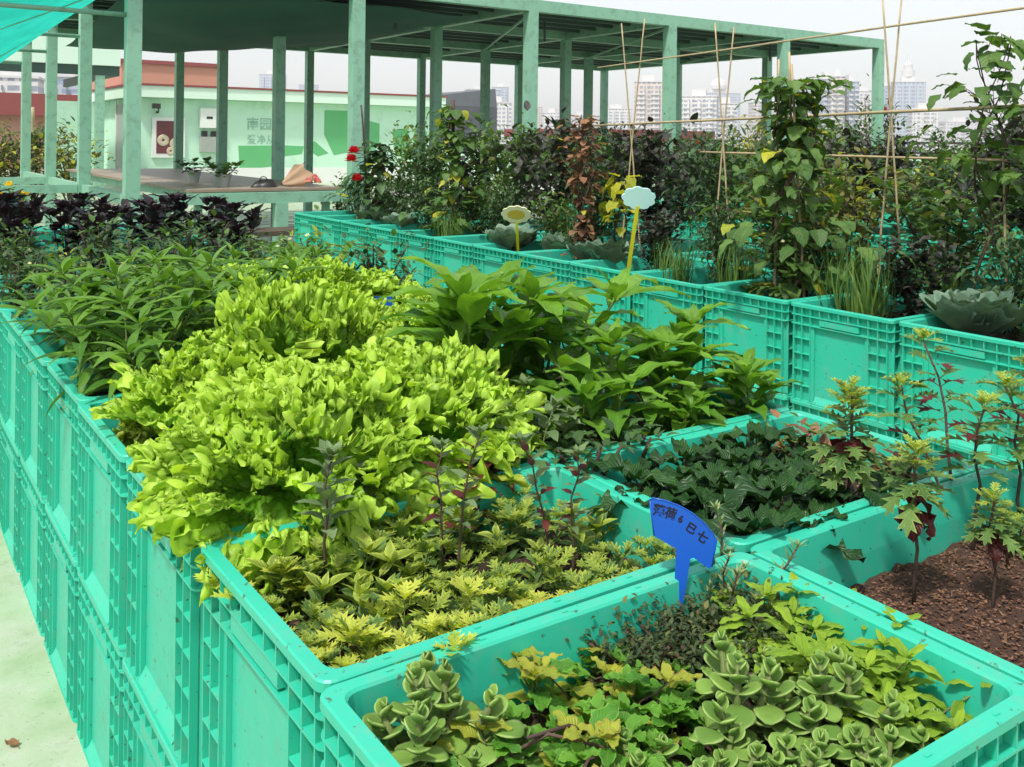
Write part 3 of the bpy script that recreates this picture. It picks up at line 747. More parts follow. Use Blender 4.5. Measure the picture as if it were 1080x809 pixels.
for i, (x, y, s) in enumerate(((.93, 2.72, 1.15), (1.14, 2.72, 1.15), (1.35, 2.80, .9), (1.02, 2.38, 1.0), (1.20, 2.14, .85), (1.40, 2.45, .8), (.92, 2.12, 1.15))):
    PL('LC', LC, x, y, ['yellowish lettuce at the back left of the small group', 'yellowish lettuce at the back middle of the small group', 'yellowish lettuce at the back right by the aisle',
        'small lettuce in the middle left of the back group', 'small lettuce just in front of the back group', 'small lettuce by the aisle in the back group', 'small lettuce nearest the tall lime head'][i], 'lettuce', None, s)

# ---- pepper / broad leaves (crate G3, G4) and long leaves (F5, F6)
PE = lambda: shrub(21, .25, 4, .45, 6, 2, .155, .062, lanc, 7, 2, (.2, 1.0), 1.0, .3, 'pepper', None, 0, 7, .14, 0, 7, .03)
PE2 = lambda: shrub(22, .22, 4, .6, 5, 2, .15, .055, lanc, 7, 2, (.1, .9), 1.1, .3, 'pepper', 'minty', .03, 6, .14, 0, 7, .03)
for i, (x, y, s, k) in enumerate(((1.05, 1.62, 1.2, 0), (1.28, 1.72, 1.3, 1), (1.15, 1.42, .95, 1), (1.42, 1.48, .85, 0), (1.45, 1.80, .9, 1), (1.32, 1.36, .7, 1), (1.5, 1.33, .6, 0), (1.12, 1.84, .9, 0))):
    PL('PE%d' % k, (PE, PE2)[k], x, y, ['pepper plant beside the right lime lettuce, leaves pointing up', 'tallest pepper plant, standing against the turquoise wall', 'pepper plant in front, just behind the dark leaves',
       'pepper plant near the crate corner by the aisle', 'pepper plant at the aisle behind the corner one', 'small pepper plant bending over the crate divider', 'smallest pepper plant in the crate corner', 'pepper plant behind the lime heads'][i], 'pepper plant', None, s)
LG = lambda: shrub(31, .26, 7, .7, 8, 2, .15, .034, lanc, 8, 1, (-.1, .6), 1.1, .3, 'longleaf', 'pepper', .25, 6, .1, 0, 7, .0)
for i, (x, y, s) in enumerate(((.52, 2.22, 1.), (.78, 2.35, 1.), (.58, 2.55, 1.05), (.82, 2.66, 1.), (.80, 2.95, .9), (1.15, 3.05, .85), (1.35, 3.3, .8))):
    PL('LG', LG, x, y, ['long-leaved bush over bare soil at the left crate corner', 'long-leaved bush next to the tall lime lettuce', 'long-leaved bush over the left crate edge, behind', 'long-leaved bush behind the lime heads',
       'long-leaved clump farther back in the middle', 'long-leaved clump behind the small lettuces', 'long-leaved clump near the aisle'][i], 'leafy bush', None, s)
# ---- low dark herbs and purple basil
DH = lambda: bush(41, .22, .15, 420, .035, .5, ovate, 'bushd', .2, 'bushm')
DH2 = lambda: bush(42, .20, .15, 380, .035, .5, ovate, 'bushm', .15, 'minty', ('white_petal', .5, .012))
k = 0
for x, y in ((.5, 2.98), (.62, 3.2), (.45, 3.42), (.8, 3.4), (.55, 3.72), (.95, 3.62), (1.25, 3.68), (1.48, 3.5), (.8, 3.95), (.5, 4.1), (1.45, 3.9), (1.15, 4.0), (1.5, 3.05)):
    q = k % 3 == 1
    PL('DH2' if q else 'DH', DH2 if q else DH, x, y, ('pale-flowered low herb' if q else 'low dark green herb') + ', %s going back behind the long-leaved bushes' % ORD[k], 'herb', None, rnd.uniform(.85, 1.1)); k += 1
BA = lambda: shrub(51, .34, 6, .4, 7, 2, .10, .058, ovate, 6, 2, (.0, .9), .8, .25, 'basil', None, 0, 7, .2, 0, 7, .04, .005, 'dstem')
k = 0
for x, y in ((.55, 4.45), (.85, 4.35), (1.15, 4.4), (1.45, 4.3), (.5, 4.8), (.8, 4.75), (1.12, 4.8), (1.45, 4.72), (.6, 5.12), (.95, 5.1), (1.3, 5.1)):
    PL('BA', BA, x, y, 'dark purple-leaved plant, %s of the purple patch counted from the front left' % ORD[k], 'purple plant', None, rnd.uniform(.8, 1.05)); k += 1
SF = lambda: bush(58, .4, .16, 260, .06, .4, lanc, 'bushm', 0, 'busho', ('yellow_petal', .9, .035))
for i, (x, y) in enumerate(((.52, 2.44), (.50, 2.68))):
    PL('LG', LG, x, y, ['long-leaved bush leaning over the left crate wall, nearer', 'long-leaved bush leaning over the left crate wall, farther'][i], 'leafy bush', None, .85, tilt=(0, -.08))
PL('SF', SF, .86, 7.12, 'plant with bright yellow daisy-like flowers at the left edge', 'flowering plant', None, 1., z=.46)
# ---- F2 golden herbs
CHg = lambda: shrub(61, .07, 7, .8, 5, 2, .034, .026, CHRYS, 8, 1, (.1, .9), .6, .25, 'chrysg', 'chrys', .35, 6, .1, topm='chrys', start=.2, r=.0015, topL=1.0)
CHy = lambda: shrub(62, .08, 8, .8, 5, 2, .036, .028, CHRYS, 8, 1, (.2, 1.0), .5, .25, 'chrys', 'chrysg', .3, 8, .1, topm='chrysy', start=.2, r=.0015, topL=1.1)
CHp = lambda: shrub(63, .06, 5, .8, 5, 2, .024, .012, lanc, 5, 1, (.1, .9), .5, .25, 'chrys', 'chrysg', .4, 6, .1, topm='chrys', start=.1, r=.001, topL=1.)
spots = [(.525, .965, 'CHy', 1.1), (.50, .92, 'CHy', 1.0), (.43, 1.06, 'CHg', .9), (.44, 1.19, 'CHy', .95), (.48, 1.20, 'CHg', 1.1), (.56, 1.18, 'CHg', 1.2), (.60, .95, 'CHg', 1.1), (.68, 1.02, 'CHg', 1.1), (.66, 1.18, 'CHg', 1.25),
         (.76, 1.20, 'CHg', 1.15), (.84, 1.18, 'CHg', 1.1), (.72, .93, 'CHy', .8), (.80, .98, 'CHg', 1.0), (.90, 1.10, 'CHp', 1.3), (.90, .98, 'CHg', .9), (.54, 1.06, 'CHp', 1.3), (.62, 1.08, 'CHg', .8), (.50, 1.13, 'CHp', 1.5), (.76, 1.08, 'CHp', 1.), (.58, .90, 'CHg', .8), (.86, .92, 'CHg', .8), (.45, 1.22, 'CHg', .8), (.45, .99, 'CHy', .7)]
MP = {'CHg': CHg, 'CHy': CHy, 'CHp': CHp}
names = {'CHg': 'green and gold lobed herb', 'CHy': 'bright yellow-tipped lobed herb', 'CHp': 'small variegated narrow-leaved herb'}
where = ['at the near left crate corner', 'beside the near rim left', 'by the left rim', 'at the far left corner under lettuce', 'under the lime lettuce, left', 'under the lime lettuce, middle', 'near the front rim, middle', 'in the crate centre',
         'behind the centre under lettuce', 'in the back row, right of middle', 'at the back right of the crate', 'by the front rim left of the blue tag', 'left of the blue tag, inside', 'at the right crate corner', 'just behind the blue tag',
         'in the left middle', 'small, in the middle', 'against the far left soil', 'right of the centre stems', 'low by the front rim', 'low behind the tag rim', 'spilling over the left rim', 'between the near corner and centre']
for i, (x, y, kk, s) in enumerate(spots):
    PL(kk, MP[kk], x, y, names[kk] + ' ' + where[i], 'herb', None, s * (.9 if kk != 'CHp' else 1.1), tilt=(rnd.uniform(-.15, .15), rnd.uniform(-.15, .15)))
GM = lambda: shrub(66, .22, 1, .1, 9, 2, .034, .016, ovate, 6, 1, (.0, .7), .5, .3, 'greymint', None, 0, 8, .1, .25, 5, .02, .0025, 'dstem', .55)
GM2 = lambda: shrub(67, .24, 2, .12, 10, 2, .030, .014, ovate, 6, 1, (-.3, .7), .6, .3, 'greymint', 'coleus', .22, 7, .1, .25, 5, .02, .0025, 'dstem', .45)
PL('GM', GM, .50, 1.17, 'thin grey-green mint stem standing before the biggest lettuce', 'mint sprig', None, 1.15)
PL('GM2', GM2, .66, 1.10, 'grey-green mint stem in the crate centre, before right lettuce', 'mint sprig', None, .95)
PL('GM', GM, .60, 1.23, 'short dark mint stem between the two taller ones', 'mint sprig', None, .8)
PL('GM2', GM2, .82, 1.06, 'leaning mint stem with red lower leaves near the crate divider', 'mint sprig', None, .88, tilt=(.05, .12))
CO = lambda: shrub(68, .12, 3, .5, 4, 2, .05, .03, ovate, 6, 2, (-.2, .5), .8, .3, 'coleus', None, 0, 3, .15, .1, 5, .06, .002, 'dstem', .4)
PL('CO', CO, .80, 1.26, 'dark red coleus between the lettuce and the rim', 'coleus', None, 1.)
for i, (x, y) in enumerate(((.93, 1.36), (1.03, 1.38))): PL('GMx', lambda: shrub(69, .2, 3, .4, 8, 2, .045, .022, ovate, 6, 1, (-.2, .6), .6, .3, 'greymint', None, 0, 7, .1, .25, 5, .02, .003, 'stem', .3), x, y, ['pale grey-green herb right of the lime lettuce', 'pale grey-green herb before the pepper leaves'][i], 'herb', None, 1.0)

# ---- G2 dark kale
KA = lambda: shrub(71, .10, 3, .9, 4, 2, .082, .050, ovate, 9, 2, (-.1, .5), 1.5, .3, 'kale', 'bushd', .2, 4, .2, .25, 6, .10, .003, 'dstem', .25)
for i, (x, y, s) in enumerate(((1.08, .97, 1.1), (1.18, 1.03, 1.2), (1.10, 1.15, 1.1), (1.30, .97, 1.), (1.27, 1.12, 1.05), (1.04, 1.08, 1.0), (1.37, 1.03, .8), (1.20, .94, 1.))):
    PL('KA', KA, x, y, 'dark crinkled leafy plant, ' + ['nearest the blue tag', 'in the middle of its crate', 'behind, under the pepper leaves', 'nearest the mulch crate', 'at the back divider', 'at the crate corner beside golden herbs', 'smallest, toward the crate right', 'low along the front rim'][i], 'leafy plant', None, s)
for i, (x, y) in enumerate(((1.48, 1.15), (1.50, 1.0), (1.42, 1.2))):
    PL('DD', lambda: bush(72, .06, .07, 90, .03, .5, ovate, 'dead', .4, 'chrysg'), x, y, 'low dry reddish seedlings ' + ['at the back of the dark-leaf crate', 'at the right of the dark-leaf crate', 'in the far corner of the dark-leaf crate'][i], 'seedlings', None, 1.)
for i, (x, y) in enumerate(((1.02, 1.26), (1.14, 1.28))):
    PL('WF', lambda: bush(73, .10, .08, 130, .028, .5, ovate, 'bushd', .1, 'bushm', ('white_petal', .12, .008)), x, y, 'dark herb with tiny pale blooms ' + ['beside the lettuce', 'before the pepper plants'][i], 'herb', None, 1.1)

# ---- G1 leggy plants in mulch
LE = lambda: leggy(81, .20, L=.044, n=38, red=5)
LE2 = lambda: leggy(82, .22, L=.044, n=60, red=5)
PL('LE', LE, 1.19, .765, 'leggy plant, pale lobed tuft over a red withered leaf, lower one', 'leggy plant', None, 1.05, z=ZS - .01)
PL('LE2', LE2, 1.27, .93, 'bushy leggy plant with a pale green crown above the rim', 'leggy plant', None, 1.2, z=ZS - .03)
LE3 = lambda: shrub(83, .31, 3, .30, 10, 2, .044, .032, CHRYS, 8, 1, (-.4, .6), .8, .3, 'chrysg', 'coleus', .25, 7, .1, stem='dstem', r=.003, start=.55, topm='chrys')
PL('LE3', LE3, 1.42, .83, 'tall reddish leggy plant at the back of the mulch crate', 'leggy plant', 2., 1.12, z=ZS - .01)
PL('LE3', LE3, 1.53, .79, 'tallest leggy plant, rightmost, crown before the ribbed wall', 'leggy plant', .5, 1.2, z=ZS - .01)
PL('CHg', CHg, 1.47, .77, 'small low lobed sprig on brown mulch', 'sprig', None, .7, z=ZS)
PL('LE', LE, 1.27, .70, 'thin leggy plant at the right edge over mulch', 'leggy plant', None, .8, z=ZS - .02)

# ---- F1 succulents, mint, sage, thyme
S1 = lambda: succulent(91, .065, 4, .025); S2 = lambda: succulent(92, .05, 5, .023); S3 = lambda: succulent(93, .085, 4, .025)
for i, (x, y, kk, s) in enumerate(((.44, .785, 2, 1.12), (.475, .80, 2, 1.25), (.50, .765, 1, .85), (.82, .70, 1, 1.1), (.73, .66, 2, 1.2), (.775, .645, 0, 1.05), (.825, .60, 2, 1.15), (.80, .735, 1, 1.), (.60, .66, 1, .85), (.665, .62, 0, .85), (.61, .60, 1, .9),
        (.75, .575, 1, 1.05), (.70, .585, 0, .95), (.84, .53, 1, 1.0), (.55, .63, 1, .8), (.78, .53, 0, .9), (.69, .53, 1, .9), (.865, .66, 1, .9))):
    PL('S%d' % kk, (S1, S2, S3)[kk], x, y, 'fleshy pale-edged rosette plant ' + ['nearest the left back rim corner', 'leaning on the back rim at left', 'low, right of the rim corner pair', 'behind the cluster toward the dark thyme', 'tallest left in the main cluster',
       'in the middle of the main cluster', 'stacked tower at right of cluster', 'behind the tower, before crinkled leaves', 'small, among mint leaves', 'at bottom middle of the photo', 'small at the bottom edge, left', 'below the tower at the bottom edge', 'low between middle rosettes',
       'right of the tower at the bottom', 'low at the front among yellow leaves', 'at the front rim, middle', 'at the front rim, left of middle', 'beside the crinkled leaves, low'][i], 'succulent', None, s)
MI = lambda: shrub(95, .05, 5, .9, 3, 2, .032, .025, ovate, 9, 2, (.0, .6), .6, .2, 'mint', 'minty', .06, 4, .18, .28, 4.5, .05, .0015, 'stem', .2)
MY = lambda: shrub(96, .07, 3, .8, 3, 2, .036, .027, ovate, 9, 2, (-.2, .6), .8, .2, 'minty', 'mint', .5, 3, .25, .28, 4.5, .07, .0015, 'dstem', .3)
mi = [(.60, .785, 'MY', 1.0), (.66, .79, 'MY', 1.15), (.72, .77, 'MI', 1.0), (.56, .74, 'MI', .9), (.62, .73, 'MI', 1.0), (.68, .73, 'MI', 1.), (.65, .67, 'MI', 1.), (.72, .72, 'MI', .9), (.49, .70, 'MY', 1.), (.43, .72, 'MY', .9), (.43, .66, 'MI', .95),
      (.48, .64, 'MI', .9), (.55, .68, 'MY', .8), (.53, .60, 'MY', .8), (.58, .56, 'MI', .8), (.64, .855, 'MY', 1.05), (.45, .58, 'MI', .9), (.79, .75, 'MI', .7), (.70, .86, 'MI', .9)]
wh = ['before the back rim middle', 'left of the blue tag stake', 'beside the blue tag stake', 'behind the bare twigs', 'in the mint patch middle', 'in the mint patch right', 'in front of the mint patch', 'nearest the dark thyme', 'by the bare twigs', 'at the left rim', 'in the near left corner',
      'right of the near left corner', 'between twigs and mint', 'at the bottom edge among twigs', 'at the front rim', 'climbing over the back rim', 'at the very front left', 'behind the pale rosettes', 'trailing over the back rim, small']
for i, (x, y, kk, s) in enumerate(mi):
    PL(kk, (MI if kk == 'MI' else MY), x, y, ('green mint-like herb ' if kk == 'MI' else 'yellowing mint-like herb ') + wh[i], 'mint', None, s, tilt=(rnd.uniform(-.2, .2), rnd.uniform(-.2, .2)))
SA = lambda: shrub(97, .09, 9, .9, 5, 2, .044, .016, oblong, 10, 2, (.0, .5), 1.3, -.15, 'sage', 'minty', .04, 6, .08, .18, 9, .03, .002, 'stem', .3, topL=.9)
for i, (x, y, s) in enumerate(((.885, .715, 1.0), (.90, .645, 1.05), (.905, .79, .55), (.88, .60, .9), (.865, .735, .75))):
    PL('SA', SA, x, y, 'lime crinkled-leaf plant ' + ['largest, along the right rim', 'middle, along the right rim', 'farthest back, reaching over the rim', 'nearest, at the right crate corner', 'behind the rosettes'][i], 'leafy herb', None, s)
TH = lambda: bush(98, .05, .062, 1000, .008, .5, ovate, 'thyme', .15, 'busho')
for i, (x, y) in enumerate(((.79, .80), (.86, .81), (.81, .755), (.905, .80), (.74, .81), (.86, .765))):
    PL('TH', TH, x, y, 'dark tiny-leaved creeping herb ' + ['at the blue tag stake', 'right of the blue tag stake', 'in front of the blue tag', 'at the back right crate corner', 'left of the tag against the rim', 'between tag and crinkled leaves'][i], 'creeping herb', None, 1.1)
RO = lambda: shrub(99, .11, 4, .5, 16, 2, .014, .0032, lanc, 3, 1, (.4, 1.), .3, .2, 'rosemary', None, 0, 8, .0, 0, 7, 0, .0018, 'dstem', .2)
for i, (x, y, s) in enumerate(((.93, .845, 1.5), (.895, .845, 1.2), (.86, .85, .9))):
    PL('RO', RO, x, y, 'needle-leaved rosemary sprigs ' + ['tallest, at the crate corner', 'left of the corner sprigs', 'small, right beside the blue tag'][i], 'rosemary', None, s)
# dry twigs
for i in range(5):
    r = random.Random(200 + i); b = MB(); a = r.uniform(-.5, .8); x, y = .50 + .03 * i, .64 + .022 * i
    b.tube([(x + cos(a) * t * .1, y + sin(a) * t * .1, ZS + .012 + .02 * sin(3 * t + i) + .006 * i) for t in (-1, -.5, 0, .4, .8)], .0022, .001, 5, r.random())
    o = b.build('dry_twig', M['dstem'], None, True); tag(o, 'thin dry twig lying among yellow leaves, %s counted from the front' % ORD[i], 'twig')

# ------------------------------------------------------------------ long row plants
K1 = lambda: cabbage(101, .19)
for i, (x, y, s) in enumerate(((2.85, 3.43, 1.05), (2.85, 4.18, 1.05), (2.86, 1.64, 1.1), (2.95, 3.85, .9), (2.9, 5.85, 1.05), (2.86, 5.45, .9), (3.0, 1.33, 1.0))):
    PL('K1', K1, x, y, 'grey-green cabbage ' + ['at the foot of the white cloud-shaped tag', 'beside the yellow flower-shaped tag', 'largest, at the right over the ribbed wall', 'small, behind the yellow flower-shaped tag', 'at the left end near the red blooms', 'next to the dark left climber', 'rightmost, behind leggy crowns'][i], 'cabbage', None, (s * .85, s * .85, s * .95), z=ZS + .0)
CV = lambda: chives(105, .23, 120, .08)
for i, (x, y, s) in enumerate(((2.84, 2.05, 1.15), (2.84, 2.95, .9), (2.95, 2.68, 1.0), (2.80, 4.72, .9), (3.1, 3.95, 1.1), (3.3, 2.05, 1.0), (3.0, 2.2, 1.0))):
    PL('CV', CV, x, y, 'clump of chives ' + ['largest, on the ribbed wall row right', 'right of the white cloud-shaped tag', 'left of the tall climber foot', 'yellowish, before the left climber', 'behind the yellow flower-shaped tag', 'behind the large cabbage', 'beside the tall climber foot'][i], 'chives', None, s)
V1 = lambda: climber(111, .84, .30, 430, .08, low=.02)
V2 = lambda: climber(112, .80, .19, 260, .08, low=.0, p2=.12)
V3 = lambda: climber(113, .52, .26, 260, .075, mat='bushd', p2=.03, low=.0, flower=('red', 3, .05, [(-.15, .02, .47), (-.17, .0, .42), (-.14, -.02, .30)]))
V4 = lambda: climber(114, 1.0, .22, 90, .085, low=.35, p2=.02)
PL('V1', V1, 2.88, 2.36, 'tallest climbing vine on bamboo stakes, broad mottled leaves', 'climbing vine', 1.)
PL('V2', V2, 2.90, 4.85, 'dark climbing vine on stakes before the pavilion, with yellow leaves', 'climbing vine')
PL('V3', V3, 2.95, 5.95, 'bushy climber with red blooms on its left side', 'climbing vine', radians(-10), 1.1)
PL('V4', V4, 3.30, 1.84, 'vine with large leaves against the sky, far right', 'climbing vine', None, 1.)
PL('V4', V4, 3.25, 1.62, 'second large-leaved vine at the right photo edge', 'climbing vine', 3, .9)
DS = lambda: climber(115, .72, .13, 240, .05, mat='dead', p2=.05)
PL('DS', DS, 2.88, 3.60, 'withered brown stalks standing left of the white cloud tag', 'dead plant', None, 1.)
PL('YV', lambda: climber(116, .45, .12, 30, .09, mat='viney', p2=0, low=.2), 3.02, 3.50, 'yellow drooping leaves behind the withered stalks', 'yellowing plant', None, 1.)
B1 = lambda: bush(121, .5, .28, 900, .06, .42, lanc, 'bushd', .1, 'bushm')
B2 = lambda: bush(122, .5, .28, 800, .06, .55, ovate, 'bushm', .12, 'busho', ('white_petal', .35, .02))
B3 = lambda: bush(123, .48, .27, 700, .07, .6, ovate, 'bushp', .12, 'bushd')
B4 = lambda: bush(124, .5, .27, 650, .05, .5, ovate, 'busho', .25, 'minty')
B5 = lambda: bush(125, .6, .24, 700, .05, .4, lanc, 'bushd', .2, 'busho', ('red', .25, .045))
BB = {'B1': (B1, 'dark leafy bush'), 'B2': (B2, 'green bush with white flowers'), 'B3': (B3, 'purplish dark-leaved bush'), 'B4': (B4, 'olive yellowing bush'), 'B5': (B5, 'dark bush with red blooms')}
def bushrow(seq, x, y0, dy, phrase, s=1., z=ZS, jx=.1):
    cnt = {}
    for i, kk in enumerate(seq):
        if kk == '.': continue
        kk = 'B' + kk
        PL(kk, BB[kk][0], x + rnd.uniform(-jx, jx), y0 + dy * i + rnd.uniform(-.05, .05), '%s, %s from right in %s' % (BB[kk][1], ORD[i], phrase), 'bush', None, (s * rnd.uniform(.75, 1.05), s * rnd.uniform(.75, 1.05), s * rnd.uniform(.8, 1.3)), z)
bushrow('21321312121131', 3.02, 1.15, .41, 'the wall-like row front', .55)
bushrow('4324213132312', 3.50, 1.25, .43, 'the wall-like row rear', 1.05)
bushrow('42313423131232', 5.25, 2.0, .44, 'the second bed row', 1.1)
bushrow('1342135213', 5.6, 2.3, .6, 'the rear of the second bed row', 1.1)
bushrow('4152313425131', 8.1, 3.2, .55, 'the farthest bed row', 1.25)
bushrow('5142351425', 10.6, 4.0, .85, 'the bed by the railing', 1.9, .0, .3)
bushrow('341312', 4.6, 6.4, .7, 'the patch before round tables', 1.1, .0, .2)
bushrow('1415241', 16.5, 7.0, 1.5, 'the hedge beside the railing', 2.7, 0, .3)
# small greens left, behind pavilion
for i in range(9):
    kk = ['B4', 'B2', 'B4', 'B1', 'B4', 'B2', 'B4', 'B1', 'B4'][i]
    PL(kk, BB[kk][0], -1.6 + i * .58 + rnd.uniform(-.2, .2), 18.2 + rnd.uniform(-.5, .5), '%s, %s from the left behind the pavilion' % (BB[kk][1], ORD[i]), 'bush', None, rnd.uniform(2., 3.2), 0)

# bamboo
def pole(p, q, label, r=.007, cat='bamboo pole', mat='bamboo', name='bamboo_pole', group=None, sag=0):
    p, q = V(p), V(q); b = MB(); n = 12; rng = random.Random(int(p.x * 1000))
    b.tube([p.lerp(q, i / n) + V((0, 0, -sag * sin(pi * i / n))) + V((rng.uniform(-1, 1), rng.uniform(-1, 1), rng.uniform(-1, 1))) * r * .22 for i in range(n + 1)], r, r * .8, 7, .6)
    o = b.build(name, M[mat], None, True); tag(o, label, cat, group); return o
pole((3.3, 1.2, 1.335), (3.3, 4.05, 1.27), 'bamboo rail level with the skyline, tied to the stakes', .007)
pole((3.32, .9, 1.69), (3.32, 4.05, 1.585), 'long thin upper bamboo rail slanting across the sky', .005)
pole((3.35, 1.2, 1.13), (3.35, 3.3, 1.14), 'lowest bamboo rail just above the bushes', .006)
pole((3.28, 3.80, .55), (3.34, 3.70, 1.82), 'stake of the left crossing pair, leaning right', .0045)
pole((3.34, 3.70, .55), (3.28, 3.81, 1.80), 'stake of the left crossing pair, leaning left', .0045)
pole((3.28, 3.16, .55), (3.34, 3.09, 1.72), 'stake of the middle crossing pair, leaning right', .0045)
pole((3.34, 3.08, .55), (3.28, 3.15, 1.74), 'stake of the middle crossing pair, leaning left', .0045)
pole((3.28, 2.29, .55), (3.34, 2.23, 1.75), 'stake of the right crossing pair, leaning right', .0045)
pole((3.34, 2.20, .55), (3.28, 2.27, 1.75), 'stake of the right crossing pair, leaning left', .0045)
for i, (dx, dy, h) in enumerate(((-.04, .05, 1.50), (.03, 0, 1.53), (.0, -.06, 1.48))):
    pole((2.88 + dx, 2.36 + dy, .55), (2.88 + dx * .5, 2.40 + dy * .4, h), 'stake inside the tallest vine, %s of three' % ['left', 'middle', 'right'][i], .006)
pole((2.9, 4.85, .5), (2.9, 4.87, 1.42), 'dark wrapped stake in the vine before the pavilion', .012, mat='dstem')
pole((2.95, 6.05, .5), (2.90, 6.12, 1.42), 'lone thin stake above the red-bloomed climber', .008, mat='dstem')
pole((2.88, 3.62, .5), (2.88, 3.62, 1.28), 'stake among the withered brown stalks', .006, mat='dstem')
for i, y in enumerate((1.45, 1.62, 1.78)):
    pole((3.30, y, .55), (3.32, y + .03, 1.15), 'short stake under the far right vine, %s from the right' % ORD[i], .005)
pole((8.2, 8.0, 1.1), (8.2, 9.9, 1.1), 'far thin bamboo rail before the trellised bushes', .012)
pole((8.2, 8.0, 1.0), (8.2, 9.9, 1.02), 'lower far thin bamboo rail', .010)

# fallen leaves on the floor by the crates
for i, (x, y, a) in enumerate(((.20, 1.72, .4), (.27, 2.05, 2.), (.12, 2.3, 1.2), (.30, 1.45, 3.), (.02, 2.15, 5.), (.24, 2.7, .9))):
    b = MB(); r = random.Random(300 + i); leaf(b, (x, y, .004), az(a, .1), UP, .035 + .02 * r.random(), .018, ovate, 6, .3, .5, r.random(), 2, .15, wave=.08, rng=r)
    o = b.build('fallen_leaf', M['dead'], None, True); tag(o, 'dry brown leaf on the floor beside the crates, %s of six' % ORD[i], 'fallen leaf', 'fallen leaves by the crates')
# ------------------------------------------------------------------ plant tags
FACE = Matrix.Rotation(-T, 4, 'Z')     # a board turned this way faces the photographer
def board(name, outline, th, mat, parent, rot):
    b = MB(); n = len(outline)
    a = [b.add((x, -th / 2, z)) for x, z in outline]; c = [b.add((x, th / 2, z)) for x, z in outline]
    b.face(*a); b.face(*c[::-1])
    for k in range(n): b.face(a[(k + 1) % n], a[k], c[k], c[(k + 1) % n])
    return b.build(name, M[mat], parent)
def text(body, size, mat, parent, name='writing', loc=(0, 0, 0), rot=(pi / 2, 0, 0), ext=.0004, off=0):
    cu = bpy.data.curves.new(name, 'FONT'); cu.body = body; cu.size = size; cu.extrude = ext; cu.offset = off; cu.resolution_u = 3
    o = bpy.data.objects.new(name + '_tmp', cu); col.objects.link(o)
    bpy.context.view_layer.update()
    me = bpy.data.meshes.new_from_object(o.evaluated_get(bpy.context.evaluated_depsgraph_get())); me.name = name
    bpy.data.objects.remove(o); o = bpy.data.objects.new(name, me); col.objects.link(o)
    me.materials.clear(); me.materials.append(M[mat]); o.parent = parent; o.location = loc; o.rotation_euler = rot
    return o
tg = empty('plant_tag', (.826, .845, ZS + .018), -T - .10); tag(tg, 'blue plastic plant tag with black handwriting, stuck at the crate divider', 'plant tag')
tg.rotation_euler = (-.10, .10, -T - .05); tg.scale = (.95, 1, .97)
# plate: tilted in its own plane, arched top
ol = [(-.010, .098), (-.030, .106), (-.040, .110), (-.050, .152), (-.047, .156), (-.030, .155), (-.012, .151), (.006, .144), (.022, .134), (.036, .121), (.040, .114), (.037, .082), (.034, .079), (.013, .090), (.009, .088), (.004, .0), (-.001, -.03), (-.005, .0)]
board('plate', ol[::-1], .0022, 'blue', tg, 0)
cu = MB(); cu.tube([(-.040, -.0012, .110), (-.050, -.0012, .152), (-.047, -.0012, .156), (-.030, -.0012, .155), (-.012, -.0012, .151), (.006, -.0012, .144), (.022, -.0012, .134), (.036, -.0012, .121), (.040, -.0012, .114), (.037, -.0012, .082)], .0009, None, 5)
cu.build('moulded_edge', M['blue'], tg, True)
for ch, x, z, a, s in (('薄', -.045, .137, .08, .0155), ('荷', -.030, .1355, .14, .0155), ('6', -.0125, .132, .35, .0125), ('巳', -.002, .124, .45, .0135), ('七', .0125, .1155, .5, .0145)):
    o = text(ch, s, 'ink', tg, 'handwritten_character', (x, -.0014, z), (pi / 2, a, 0), .0002, .0004)

def cloud(rx, rz, k=9, bump=.12, n=54): return [(rx * (1 + bump * abs(sin(k * t / 2))) * cos(t), rz * (1 + bump * abs(sin(k * t / 2))) * sin(t)) for t in [2 * pi * i / n for i in range(n)]]
t2 = empty('cloud_tag', (2.73, 3.12, ZS)); t2.rotation_euler = (.35, .08, -T); tag(t2, 'pale cyan cloud-shaped tag on a yellow stake', 'plant tag')
board('plate', [(x, z + .405) for x, z in cloud(.064, .046)], .006, 'cyan', t2, 0)
b = MB(); b.bar((0, 0, -.03), (0, 0, .37), .015, .008); b.build('stake', M['yplastic'], t2)
t3 = empty('flower_tag', (2.73, 3.93, ZS)); t3.rotation_euler = (.55, .0, -T - .1); tag(t3, 'cream and gold flower-shaped tag on a yellow stake', 'plant tag')
board('plate', [(x, z + .30) for x, z in cloud(.066, .046, 11)], .006, 'cream', t3, 0)
o = board('centre', [(x, z + .30) for x, z in cloud(.040, .026, 11)], .008, 'gold', t3, 0)
b = MB(); b.bar((0, 0, -.03), (0, 0, .26), .013, .008); b.build('stake', M['yplastic'], t3)
for i, (x, y, h, lab) in enumerate(((1.30, 2.98, .10, 'short upright blue marker among the back lettuces'), (1.30, 2.58, .03, 'bright blue marker lying low beside the small lettuces'))):
    m_ = empty('blue_marker', (x, y, ZS + .08 + (.03 if i == 1 else 0)), -T); tag(m_, lab, 'marker'); b = MB(); b.box(-.012 if i != 1 else -.03, .012 if i != 1 else .03, -.002, .002, .0, h); b.box(-.003, .003, -.0015, .0015, -.10, 0); b.build('plate', M['blue'], m_)

